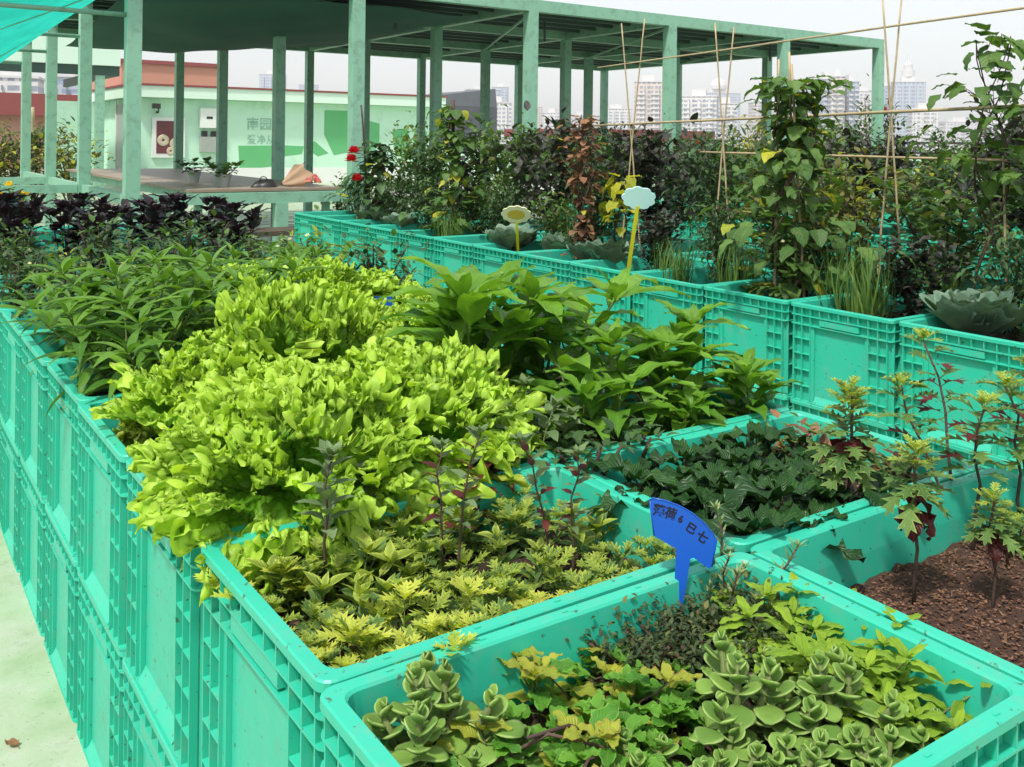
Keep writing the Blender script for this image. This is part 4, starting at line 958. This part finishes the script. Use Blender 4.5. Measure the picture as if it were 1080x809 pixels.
# ------------------------------------------------------------------ pavilion
pav = empty('pavilion', (1.865, 8.27, 0)); tag(pav, 'large flat-roofed pale green steel pavilion with rows of square posts', 'pavilion')
GX, GY, SP, ZB, ZT = 6, 4, 2.0, 2.55, 2.675
for j in range(GY):
    for i in range(GX):
        b = MB(); w = .058 if j == 0 else .055
        b.box(i * SP - w, i * SP + w, j * SP - w, j * SP + w, 0, ZB - .001); b.box(i * SP - .11, i * SP + .11, j * SP - .11, j * SP + .11, 0.0, .012)
        b.build('column', M['green_paint'], pav)
LX, LY = (GX - 1) * SP, (GY - 1) * SP
for j in range(GY):
    b = MB(); b.box(-.06, LX + .06, j * SP - .05, j * SP + .05, ZB, ZT - (0 if j in (0, GY - 1) else .01)); b.build('beam', M['green_paint'], pav)
for i in range(GX):
    for j in range(GY - 1):
        b = MB(); b.box(i * SP - .045, i * SP + .045, j * SP + .052, (j + 1) * SP - .052, ZB + .004, ZT - .012); b.build('cross_beam', M['green_paint'], pav)
for k in range(1, 18):
    y = k * LY / 18
    if abs((y / SP) - round(y / SP)) < .06: continue
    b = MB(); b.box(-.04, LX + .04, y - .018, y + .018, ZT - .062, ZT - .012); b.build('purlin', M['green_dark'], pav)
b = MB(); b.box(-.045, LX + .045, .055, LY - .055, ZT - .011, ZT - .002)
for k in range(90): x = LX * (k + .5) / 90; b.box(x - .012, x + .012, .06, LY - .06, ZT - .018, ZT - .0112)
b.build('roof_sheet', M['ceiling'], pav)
for i in range(GX - 1):
    b = MB(); b.bar((i * SP + .05, .1, ZB - .012), ((i + 1) * SP - .05, 2 * SP, ZB - .012), .022); b.build('brace', M['green_paint'], pav)
for i in range(1, 5):
    b = MB(); b.bar((i * SP + .9, 1.0, ZT - .02), (i * SP + .93, 1.02, ZT - .30), .02); b.build('hanging_wire', M['black'], pav)
for j in range(GY):
    b = MB(); b.tube([(-.058, j * SP, 2.175 - .01 * j), (-5.5, j * SP, 2.185 - .01 * j)], .02, n=10); b.build('pipe', M['green_paint'], pav, True)
for j in range(GY - 1):
    b = MB(); b.box(-.03, .03, j * SP + .06, (j + 1) * SP - .06, .62, .70); b.build('side_rail', M['green_paint'], pav)
b = MB(); b.box(.06, SP - .06, -.035, .035, .605, .70); b.build('front_rail', M['green_paint'], pav)
b = MB(); b.box(1.22, 1.33, -.05, .05, 0, .604); b.build('rail_post', M['green_paint'], pav)
for j in range(1, 3):
    b = MB(); b.box(-3.0, -.06, j * SP - .03, j * SP + .03, .62, .70); b.build('side_rail', M['green_paint'], pav)
# net
def netobj(name, f, nu, nv, label, wave=.03, mat='net'):
    b = MB(); ids = []
    for j in range(nv + 1):
        row = []
        for i in range(nu + 1):
            u, v = i / nu, j / nv; p = V(f(u, v)); p.z += wave * noise.noise(V((u * 5, v * 4, 3)))
            row.append(b.add(p))
        ids.append(row)
    for j in range(nv):
        for i in range(nu): b.face(ids[j][i], ids[j][i + 1], ids[j + 1][i + 1], ids[j + 1][i])
    o = b.build(name, M[mat], None, True); tag(o, label, 'shade net', 'shade nets'); return o
def net1(u, v):
    X = 1.84 - 3.5 * u; Y = 8.05 + 1.45 * v
    zb = 2.52 - .92 * (1.84 - X) + .05 * (1.84 - X) ** 2
    zt = 2.66 - .10 * (1.84 - X)
    return (X, Y, zt * (1 - v) + zb * v - .12 * sin(pi * v))
netobj('shade_net', net1, 50, 24, 'bright turquoise shade net draped off the left pavilion edge')
def net2(u, v):
    X = 1.95 + 3.4 * u; Y = 8.5 + 3.4 * v
    return (X, Y, 2.50 - (.28 - .30 * max(0, u - .35) ** 1.0 * 1.2) * v - .05 * sin(pi * u) * sin(pi * v) * 1.5 - .02)
netobj('shade_net', net2, 40, 30, 'dark green shade net sagging under the pavilion roof', .04, 'net_dark')
b = MB()
for o_ in (.12, .5, .85):
    b.tube([(net1(i / 14, o_)[0], net1(i / 14, o_)[1] - .02, net1(i / 14, o_)[2] + .0) for i in range(15)], .006, n=5)
o = b.build('net_rope', M['green_paint'], None, True); tag(o, 'pale ropes laced along the turquoise net', 'rope')

# table under pavilion
tb = empty('long_table', (2.35, 8.36, 0)); tag(tb, 'long brown-topped table running back under the pavilion', 'table')
b = MB(); b.box(0, 1.42, 0, 5.8, .705, .730); b.build('table_top', M['wood'], tb)
b = MB(); b.box(.04, 1.38, .02, .06, .63, .703); b.box(.04, 1.38, 5.74, 5.78, .63, .703); b.box(.04, .08, .062, 5.738, .63, .703); b.box(1.34, 1.38, .062, 5.738, .63, .703); b.build('apron', M['green_paint'], tb)
for x in (.05, 1.31):
    for y in (.07, 2.8, 5.67):
        b = MB(); b.box(x + .035 if x < 1 else x - .035, x + .095 if x < 1 else x + .025, y, y + .06, 0, .70); b.build('leg', M['green_paint'], tb)
for i, (x, y) in enumerate(((2.9, 7.55), (4.4, 7.75))):
    bn = empty('low_bench', (x, y, 0), .03); tag(bn, ['dark low bench before the pavilion table, left', 'dark low bench right of the rail post'][i], 'bench')
    b = MB(); b.box(-.65, .65, -.17, .17, .40, .44); b.build('seat', M['dark_wood'], bn)
    for sx in (-.55, .55): b = MB(); b.box(sx - .04, sx + .04, -.15, .15, 0, .399); b.build('leg', M['dark_wood'], bn)
# things on the table
PT = lambda: shrub(131, .13, 5, .9, 4, 2, .07, .05, ovate, 6, 1, (.1, .7), .8, .2, 'bushm', 'mint', .3, 4, .2, r=.003)
for i, (x, y, s) in enumerate(((2.78, 8.75, 1.35), (2.80, 9.75, 1.2))):
    p_ = empty('potted_plant', (x, y, .730)); tag(p_, ['larger potted plant on the brown table, right one', 'darker potted plant on the brown table, behind'][i], 'potted plant'); p_.scale = (s, s, s)
    b = MB(); b.lathe([(.035, 0), (.05, .075), (.055, .075), (.055, .085), (.045, .085), (.043, .07)], 20); b.build('pot', M['grey'], p_, False)
    for pn, mb, mt in shrub(131 + i, .12, 5, 1.0, 4, 2, .075, .05, ovate, 6, 1, (.1, .7), .8, .2, 'bushm' if i == 0 else 'bushd', 'mint', .2, 4, .2, r=.003):
        if mb.v: o = mb.build(pn, M[mt], p_, True); o.location = (0, 0, .07)
# bouquet
bq = empty('bouquet', (3.42, 8.62, .735), .2); bq.scale = (.68, .68, .68); tag(bq, 'pink roses wrapped in brown kraft paper on the table', 'bouquet')
rng = random.Random(5); b = MB(); rows = []
for i in range(9):
    t = i / 8; row = []
    for k in range(25):
        a = -.5 + 4.1 * k / 24; rr = .015 + .15 * t + .018 * sin(6 * a + 3 * t) * t
        row.append(b.add(V((-.22 + .32 * t + .05 * sin(5 * a) * t, cos(a) * rr * 1.1, max(.003, sin(a) * rr * 1.5 + .05 * t + .03)))))
    rows.append(row)
for i in range(8):
    for k in range(24): b.face(rows[i][k], rows[i][k + 1], rows[i + 1][k + 1], rows[i + 1][k])
b.build('wrapping_paper', M['kraft'], bq, True)
for c in ((.16, -.16, .09), (.06, -.22, .06), (.24, -.10, .10), (.22, -.20, .05)):
    b = MB()
    for q in range(26): leaf(b, c, az(q * 2.4, -.4 + 1.8 * q / 26), UP, .075, .07, oblong, 4, .4, -.9, rng.random(), 1)
    b.build('rose', M['pink'], bq, True)
bgm = empty('plastic_bag', (3.12, 8.58, .731), .4); bgm.scale = (.75, .75, .75); tag(bgm, 'shiny black plastic bag lying on the table', 'bag')
b = MB(); rng = random.Random(9); ids = []
for i in range(9):
    row = []
    for k in range(18):
        th = pi * .5 * i / 8; a = 2 * pi * k / 18; r_ = (.17 + .03 * sin(3 * a)) * cos(th) * (1 + .12 * noise.noise(V((a * 2, th * 3, 1))))
        row.append(b.add((r_ * cos(a) * 1.1, r_ * sin(a) * .6, .09 * sin(th) * (1 + .3 * noise.noise(V((a, th * 3, 5)))))))
    ids.append(row)
for i in range(8):
    for k in range(18): b.face(ids[i][k], ids[i][(k + 1) % 18], ids[i + 1][(k + 1) % 18], ids[i + 1][k])
b.build('bag_body', M['black'], bgm, True)
b = MB(); b.tube([(-.05 + .07 * cos(t), 0, .06 + .07 * sin(t)) for t in [pi * i / 8 for i in range(9)]], .006, n=6); b.build('handle', M['black'], bgm, True)
# round tables, chair
for i, (x, y) in enumerate(((3.85, 7.0), (4.85, 7.55))):
    rt = empty('round_table', (x, y, 0)); tag(rt, ['round pale table behind the red-bloomed climber', 'round pale table behind the dark vine'][i], 'table')
    b = MB(); b.lathe([(.40, .70), (.42, .705), (.42, .735), (.40, .742)], 40); b.build('table_top', M['stone'], rt, False)
    b = MB(); b.lathe([(.22, 0), (.22, .03), (.05, .05), (.045, .66), (.12, .699)], 24); b.build('pedestal', M['grey'], rt, True)
chr_ = empty('arched_chair', (3.95, 5.62, 0), -T); tag(chr_, 'grey garden chair with a white arched backrest', 'chair')
b = MB(); b.box(-.22, .22, -.42, .0, .43, .46); b.build('seat', M['grey'], chr_)
b = MB(); b.tube([(-.2, 0, .47)] + [(-.2 * cos(t), .02, .72 + .15 * sin(t)) for t in [pi * i / 12 for i in range(13)]] + [(.2, 0, .47)], .014, n=8); b.build('backrest_frame', M['white'], chr_, True)
board('backrest', [(-.19, .47)] + [(-.19 * cos(t), .72 + .14 * sin(t)) for t in [pi * i / 12 for i in range(13)]] + [(.19, .47)], .006, 'grey', chr_, 0)
for x in (-.19, .19):
    for y in (-.40, -.02): b = MB(); b.tube([(x, y, 0), (x, y, .43)], .014, n=8); b.build('leg', M['grey'], chr_, True)

# ------------------------------------------------------------------ second pavilion behind left
p2 = empty('rear_canopy', (4.45, 20.8, 0)); tag(p2, 'second canopy behind, with a deep pale green fascia', 'canopy')
b = MB(); b.box(-12, 0, 0, .06, 2.62, 3.20); b.build('fascia', M['fascia'], p2)
b = MB(); b.box(-12, 0, .062, 6, 3.1, 3.15); b.build('roof_sheet', M['fascia'], p2)
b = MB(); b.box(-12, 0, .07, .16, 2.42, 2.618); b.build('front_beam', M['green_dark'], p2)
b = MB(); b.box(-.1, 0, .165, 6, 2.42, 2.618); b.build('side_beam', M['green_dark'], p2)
for k in range(4): b = MB(); b.box(-.45 - 3.6 * k, -.28 - 3.6 * k, .07, .2, 0, 2.418); b.build('column', M['green_paint'], p2)

# ------------------------------------------------------------------ cabin
cab = empty('green_cabin', (5.58, 24, 0)); tag(cab, 'low mint-green cabin with green mural and thin red roof line', 'cabin')
HC = 2.28
b = MB(); b.box(0, 8.1, 0, 5, 0, HC - .16); b.build('wall', M['wall'], cab)
b = MB(); b.box(-.25, 8.3, -.28, 5.3, HC - .155, HC + .12); b.build('fascia', M['fascia'], cab)
b = MB(); b.box(-.28, 8.33, -.31, 5.33, HC + .123, HC + .17); b.build('roof_edge', M['red_roof'], cab)
b = MB(); b.box(0.9, 8.12, -.012, -.002, 0, .42); b.build('lower_band', M['white'], cab)
dr = MB(); dr.box(-.05, -.003, 1.2, 2.2, 0, 2.0); dr = dr.build('door', M['grey'], cab)
b = MB(); b.box(-.07, -.051, 1.12, 1.2, 0, 2.08); b.box(-.07, -.051, 2.2, 2.28, 0, 2.08); b.build('door_frame', M['white'], dr)
b = MB(); b.box(-1.4, -.08, 4.2, 4.3, 0, HC - .16); b.build('side_wall', M['wall'], cab)
def mural(name, pts, off=.004):
    b = MB(); a = [b.add((x, -off, z)) for x, z in pts]; c = [b.add((x, -.0015, z)) for x, z in pts]; n = len(pts); b.face(*a)
    for k in range(n): b.face(a[(k + 1) % n], a[k], c[k], c[(k + 1) % n])
    b.build(name, M['mural'], cab)
# mural shapes (metres along the wall, height)
mural('mural_shape', [(2.40, .98), (2.45, .35), (3.60, .50), (3.60, 1.0)])
mural('mural_shape', [(3.61, 1.0), (3.61, .72), (4.1, .78), (4.15, .98)], .005)
mural('mural_shape', [(4.20, .92), (4.55, .72), (4.85, .80), (4.45, 1.12)])
mural('mural_shape', [(4.72, 1.95), (4.72, 1.3), (5.0, .75), (5.85, .9), (5.85, 1.5), (5.62, 1.95)])
mural('mural_shape', [(6.0, 1.7), (6.35, 1.62), (6.35, 1.0), (6.05, .85)], .005)
mural('mural_shape', [(6.75, 1.45), (7.25, 1.52), (7.3, .72), (6.85, .72)])
mural('mural_shape', [(7.45, 1.52), (7.85, 1.42), (7.8, .72), (7.4, .72)])
text('南园绿', .34, 'mural_text', cab, 'wall_writing', (2.60, -.008, 1.42), off=.004)
text('爱净从来', .25, 'mural_text', cab, 'wall_writing', (2.62, -.008, 1.05), off=.002)
def onwall(name, label, cat, parts, x):
    e = empty(name, (5.58 + x, 24, 0)); tag(e, label, cat)
    for pn, mt, bx_ in parts:
        b = MB()
        for q in bx_: b.box(*q)
        b.build(pn, M[mt], e)
    return e
e = onwall('framed_poster', 'framed maroon poster with pale rings on the cabin wall', 'poster', [('frame', 'white', [(0, .78, -.06, -.005, .68, 1.66)]), ('picture', 'poster', [(.10, .68, -.066, -.0602, .78, 1.57)])], .28)
for cx, cz, rr in ((.26, 1.10, .14), (.55, 1.02, .14), (.44, .84, .10)):
    b = MB(); b.tube([(cx + rr * .62 * cos(2 * pi * k / 16), -.067, cz + rr * .62 * sin(2 * pi * k / 16)) for k in range(17)], rr * .4, n=8); o = b.build('printed_ring', M['poster_l'], e, True); o.scale = (1, .12, 1); o.location = (0, -.0605, 0)
onwall('meter_box', 'white meter box with a small dark window on the cabin wall', 'meter box', [('box', 'white', [(0, .50, -.16, -.005, 1.42, 1.90)]), ('window', 'black', [(.15, .30, -.165, -.1602, 1.64, 1.70)])], 1.40)
onwall('grey_cabinet', 'grey metal cabinet below the white meter box', 'cabinet', [('box', 'grey', [(0, .50, -.14, -.005, .82, 1.2)]), ('cable_entry', 'black', [(.05, .18, -.08, -.01, 1.203, 1.34)]), ('cable_entry', 'black', [(.28, .42, -.08, -.01, 1.203, 1.34)]), ('conduit', 'grey', [(.58, .61, -.05, -.005, .3, 2.1)])], 1.42)
e = onwall('security_camera', 'small dark security camera under the cabin eave', 'camera', [('arm', 'black', [(.14, .17, -.16, -.005, 1.75, 1.80)]), ('camera_body', 'black', [(.0, .18, -.28, -.162, 1.86, 1.98), (.14, .17, -.18, -.15, 1.80, 1.86)])], .24)
# ------------------------------------------------------------------ neighbouring buildings
def bldg(name, label, x0, x1, y0, y1, z1, wall, roofm=None, over=.3, windows=0, z0=0, roof_h=.35, gable=0):
    e = empty(name, ((x0 + x1) / 2, (y0 + y1) / 2, z0)); tag(e, label, 'building')
    hx, hy, h = (x1 - x0) / 2, (y1 - y0) / 2, z1 - z0
    b = MB(); b.box(-hx, hx, -hy, hy, 0, h); b.build('wall', M[wall], e)
    if gable:
        b = MB(); v = [b.add(p) for p in ((-hx, -hy - over, h + .01), (hx, -hy - over, h + .01), (hx, hy, h + .01), (-hx, hy, h + .01), (-hx + gable * .3, -hy - over + .2, h + .02), (hx, -hy - over + .2, h + gable * .25), (hx, hy, h + gable * .25), (-hx + gable * .3, hy, h + .02))]
        for q in ((0, 1, 5, 4), (1, 2, 6, 5), (4, 5, 6, 7), (2, 3, 7, 6), (3, 0, 4, 7)): b.face(*[v[k] for k in q])
        b.build('roof', M[roofm], e)
    elif roofm: b = MB(); b.box(-hx - over, hx + over, -hy - over, hy + over, h + .002, h + roof_h); b.build('roof', M[roofm], e)
    for k in range(windows):
        x = -hx + (k + .5) * 2 * hx / windows
        b = MB(); b.box(x - .5, x + .5, -hy - .03, -hy - .003, h * .35, h * .72); b.build('window', M['slate'], e)
    return e
bldg('salmon_building', 'salmon-walled block rising behind the mint cabin', 8.6, 12.4, 40, 46, 4.1, 'salmon', 'red_roof', .1, roof_h=.15)
bldg('small_salmon_house', 'small salmon block behind the left columns', 6.9, 8.4, 34, 38, 2.7, 'salmon', 'white', .1, roof_h=.1)
bldg('red_roofed_building', 'pinkish low building with a dark red roof at far left', -6, 7.5, 36.5, 42, 1.85, 'pinkish', 'red_roof', .5, 0, roof_h=.75)
bldg('slate_roofed_shed', 'dark grey sloping roof behind the cabin right end', 20.0, 29, 44, 50, 3.0, 'slate', 'slate', .0, gable=4.2)
bldg('pink_roofed_hall', 'low hall with a faded red roof beyond the planting', 37, 47, 46, 54, 1.5, 'white', 'red_roof', .5, 4, roof_h=.5)
# thin posts in front of the red roofed building
for i, x in enumerate((3.3, 4.3, 5.3)):
    pole((x - 2.6, 19.8, 0), (x - 2.6, 19.8, 1.7), 'thin pale post behind the pavilion, %s from the left' % ORD[i], .05, cat='post', name='thin_post')

# ------------------------------------------------------------------ rooftop, railing, city
b = MB(); b.box(-14, 24, -8, 62, -.5, 0.0); o = b.build('rooftop_floor', M['floor']); struct(o)
b = MB(); b.box(-13.9, 23.9, -7.9, 61.9, -40, -.502); o = b.build('building_below', M['conc']); tag(o, 'building block whose roof carries the garden', 'building')
rl = empty('railing', (20.5, 10, 0)); tag(rl, 'dark horizontal railing along the roof edge against the skyline', 'railing')
for k in range(19):
    b = MB(); b.box(-.025, .025, -16 + 2 * k - .025, -16 + 2 * k + .025, 0, 1.24); b.build('post', M['black'], rl)
for z in (.5, .8, 1.02, 1.26): b = MB(); b.bar((0, -16, z), (0, 20, z), .05); b.build('rail', M['black'], rl)
b = MB(); b.box(20.8, 21.0, -7.5, 61, 0, .9); o = b.build('parapet_wall', M['wall']); tag(o, 'low mint parapet wall at the roof edge', 'wall')
# far garden: round-topped trellis frames
def tower(px, ytop, d, wpx, mat, label, crown=None, slabs=True, depth=16):
    ang = math.atan((px - 540) / 1013)
    yh = 149 - .01 * (px - 540)
    h = 1.18 + (yh - ytop) * d / 1013; w = wpx * d / 1013
    l = (px - 540) / 1013 * d; x, y = d * S_ + l * C_, d * C_ - l * S_
    e = empty('tower_block', (x, y, -40), -T - ang * .5 + rnd.uniform(-.25, .25)); tag(e, label, 'tower block')
    H = h + 40; hw = w / 2; hd = depth / 2; b = MB()
    b.box(-hw, hw, -hd, hd, 0, H)
    nb = max(2, int(w / 7))
    for k in range(nb):
        x0 = -hw + (k + .15) * w / nb; x1 = x0 + w / nb * .55
        b.box(x0, x1, -hd - 1.6, -hd + .01, 0, H - 3)
    if slabs:
        b.cur = 1
        for k in range(12, int(H / 3) - 1):
            for q in range(nb):
                x0 = -hw + (q + .13) * w / nb; b.box(x0, x0 + w / nb * .59, -hd - 2.3, -hd - 1.61, 3 * k - .25, 3 * k + .75)
    b.build('wall', [M[mat], M['conc']], e)
    b = MB(); b.box(-hw * .45, hw * .35, -hd * .5, hd * .6, H + .01, H + 4); b.box(-hw - .4, hw + .4, -hd - .4, hd + .4, H - .7, H + .009); b.build('roof_house', M['conc'], e)
    if crown == 'spire':
        b = MB(); b.lathe([(5, 4.01), (5, 9), (3.5, 9.2), (3.5, 14), (1, 17), (.2, 24)], 12); o = b.build('spire', M['conc'], e); o.location = (0, 0, H)
    if crown == 'dome':
        b = MB(); b.lathe([(9, 4.01), (9, 8), (7.5, 12), (4, 15), (.3, 16.5)], 16); o = b.build('dome', M['conc'], e); o.location = (0, 0, H)
TW = [(508, 95, 800, 34, 'fac_b', 'blue-grey tower seen through the middle columns', None), (527, 92, 1000, 16, 'fac_b', 'slim blue-grey tower close behind the middle columns', None), (523, 108, 700, 30, 'fac_w', 'cream blocks in front of the blue-grey tower', None),
      (560, 112, 900, 22, 'fac_p', 'pale warm block between middle columns', None), (583, 118, 900, 18, 'fac_w', 'small pale block left of the lit column', None), (650, 112, 950, 30, 'fac_w', 'pale block behind the left crossed stakes', None),
      (684, 83, 620, 30, 'fac_p', 'cream tower with dark windows left of a column', None), (703, 90, 640, 14, 'fac_w', 'narrow white tower touching the column', None), (738, 97, 600, 36, 'fac_w', 'white balconied slab right of the column', None), (765, 104, 640, 22, 'fac_w', 'lower white slab beside the tall vine', None),
      (757, 93, 1050, 44, 'fac_b', 'hazy domed tower behind the white slab', 'dome'), (806, 102, 900, 30, 'fac_p', 'pale block behind the tallest vine', None), (853, 84, 620, 26, 'fac_b', 'grey-blue tower left of the tall white one', None), (870, 76, 600, 13, 'fac_b', 'bluish slim tower beside the cream one', None),
      (883, 73, 590, 14, 'fac_p', 'tall cream tower, sharpest of the skyline', None), (895, 78, 600, 12, 'fac_b', 'dark blue-grey slim tower right of the cream one', None), (909, 88, 850, 20, 'fac_w', 'pale tower left of the end column', None), (932, 82, 800, 20, 'fac_b', 'grey tower right of the end column', None),
      (957, 77, 780, 32, 'fac_b', 'wide towered block with a small spire', 'spire'), (973, 105, 700, 26, 'fac_w', 'lower pale block under the spired tower', None), (287, 84, 950, 24, 'fac_b', 'faint tower above the cabin roof', None), (325, 94, 1000, 20, 'fac_b', 'fainter low tower above the cabin', None),
      (1010, 118, 900, 34, 'fac_w', 'low pale block behind the right red blooms', None), (1060, 114, 850, 40, 'fac_w', 'low pale block behind the right vine', None), (15, 93, 300, 50, 'fac_w', 'pale housing slab at far left', None), (75, 91, 320, 26, 'fac_b', 'grey housing slab behind left columns', None), (118, 93, 330, 16, 'fac_w', 'pale housing block beside the salmon house', None),
      (618, 120, 1000, 40, 'fac_p', 'low hazy block between two columns', None), (835, 112, 900, 24, 'fac_w', 'low block right of the tallest vine', None)]
for px, yt, d, w, mt, lab, cr in TW: tower(px, yt, d, w, mt, lab, cr, slabs=d < 700)
b = MB(); b.box(-1650, 1650, -1650, 1650, -41, -40.01); o = b.build('city_ground', surf('city_ground', (.10, .13, .08), (.22, .22, .20), .01, .9)); struct(o)
# haze
hz = MB(); hz.box(-1700, 1700, -1700, 1700, -42, 112)
hm, nt, ns, ln = newmat('haze'); out = N(ns, 'ShaderNodeOutputMaterial'); pv = N(ns, 'ShaderNodeVolumePrincipled')
pv.inputs['Color'].default_value = (.97, .97, 1, 1); pv.inputs['Density'].default_value = .0005; pv.inputs['Anisotropy'].default_value = .2
ln.new(pv.outputs[0], out.inputs['Volume']); o = hz.build('haze', hm); o['kind'] = 'stuff'

# ------------------------------------------------------------------ world, sun, camera
w = bpy.data.worlds.new('World'); scene.world = w; w.use_nodes = True; nt = w.node_tree; ns, ln = nt.nodes, nt.links; ns.clear()
SUN_EL, SUN_AZ = radians(60), radians(242)      # azimuth clockwise from +Y
sky = N(ns, 'ShaderNodeTexSky', sky_type='NISHITA', sun_disc=False, sun_elevation=SUN_EL, sun_rotation=SUN_AZ, air_density=1.2, dust_density=2., ozone_density=1.)
hs = N(ns, 'ShaderNodeHueSaturation'); hs.inputs['Saturation'].default_value = .3; ln.new(sky.outputs[0], hs.inputs['Color'])
bg = N(ns, 'ShaderNodeBackground'); bg.inputs[1].default_value = .145; ln.new(hs.outputs[0], bg.inputs[0]); wo = N(ns, 'ShaderNodeOutputWorld'); ln.new(bg.outputs[0], wo.inputs[0])
sd = bpy.data.lights.new('sun', 'SUN'); sd.energy = 3.1; sd.angle = radians(5.); sd.color = (1., .95, .88); so = bpy.data.objects.new('sun', sd); col.objects.link(so)
dirv = V((sin(SUN_AZ) * cos(SUN_EL), cos(SUN_AZ) * cos(SUN_EL), sin(SUN_EL)))
so.rotation_euler = dirv.to_track_quat('Z', 'Y').to_euler(); so.location = (-5, -5, 10)

cam = bpy.data.cameras.new('camera'); co = bpy.data.objects.new('camera', cam); col.objects.link(co); scene.camera = co
co.location = (0, 0, 1.18)
roll = radians(-.7)
co.rotation_euler = (Matrix.Rotation(-T, 3, 'Z') @ Matrix.Rotation(pi / 2, 3, 'X') @ Matrix.Rotation(-roll, 3, 'Z')).to_euler()
cam.sensor_fit = 'HORIZONTAL'; cam.sensor_width = 36; cam.lens = 36 * 1013 / 1080; cam.shift_y = -(404.5 - 149) / 1080; cam.clip_start = .02; cam.clip_end = 6000
vs = scene.view_settings; vs.view_transform = 'Standard'; vs.look = 'None'; vs.exposure = .52; vs.gamma = 1
scene.cycles.max_bounces = 8; scene.cycles.diffuse_bounces = 4; scene.cycles.transmission_bounces = 4; scene.cycles.volume_bounces = 1
scene.cycles.volume_max_steps = 64
scene.cycles.caustics_reflective = False; scene.cycles.caustics_refractive = False
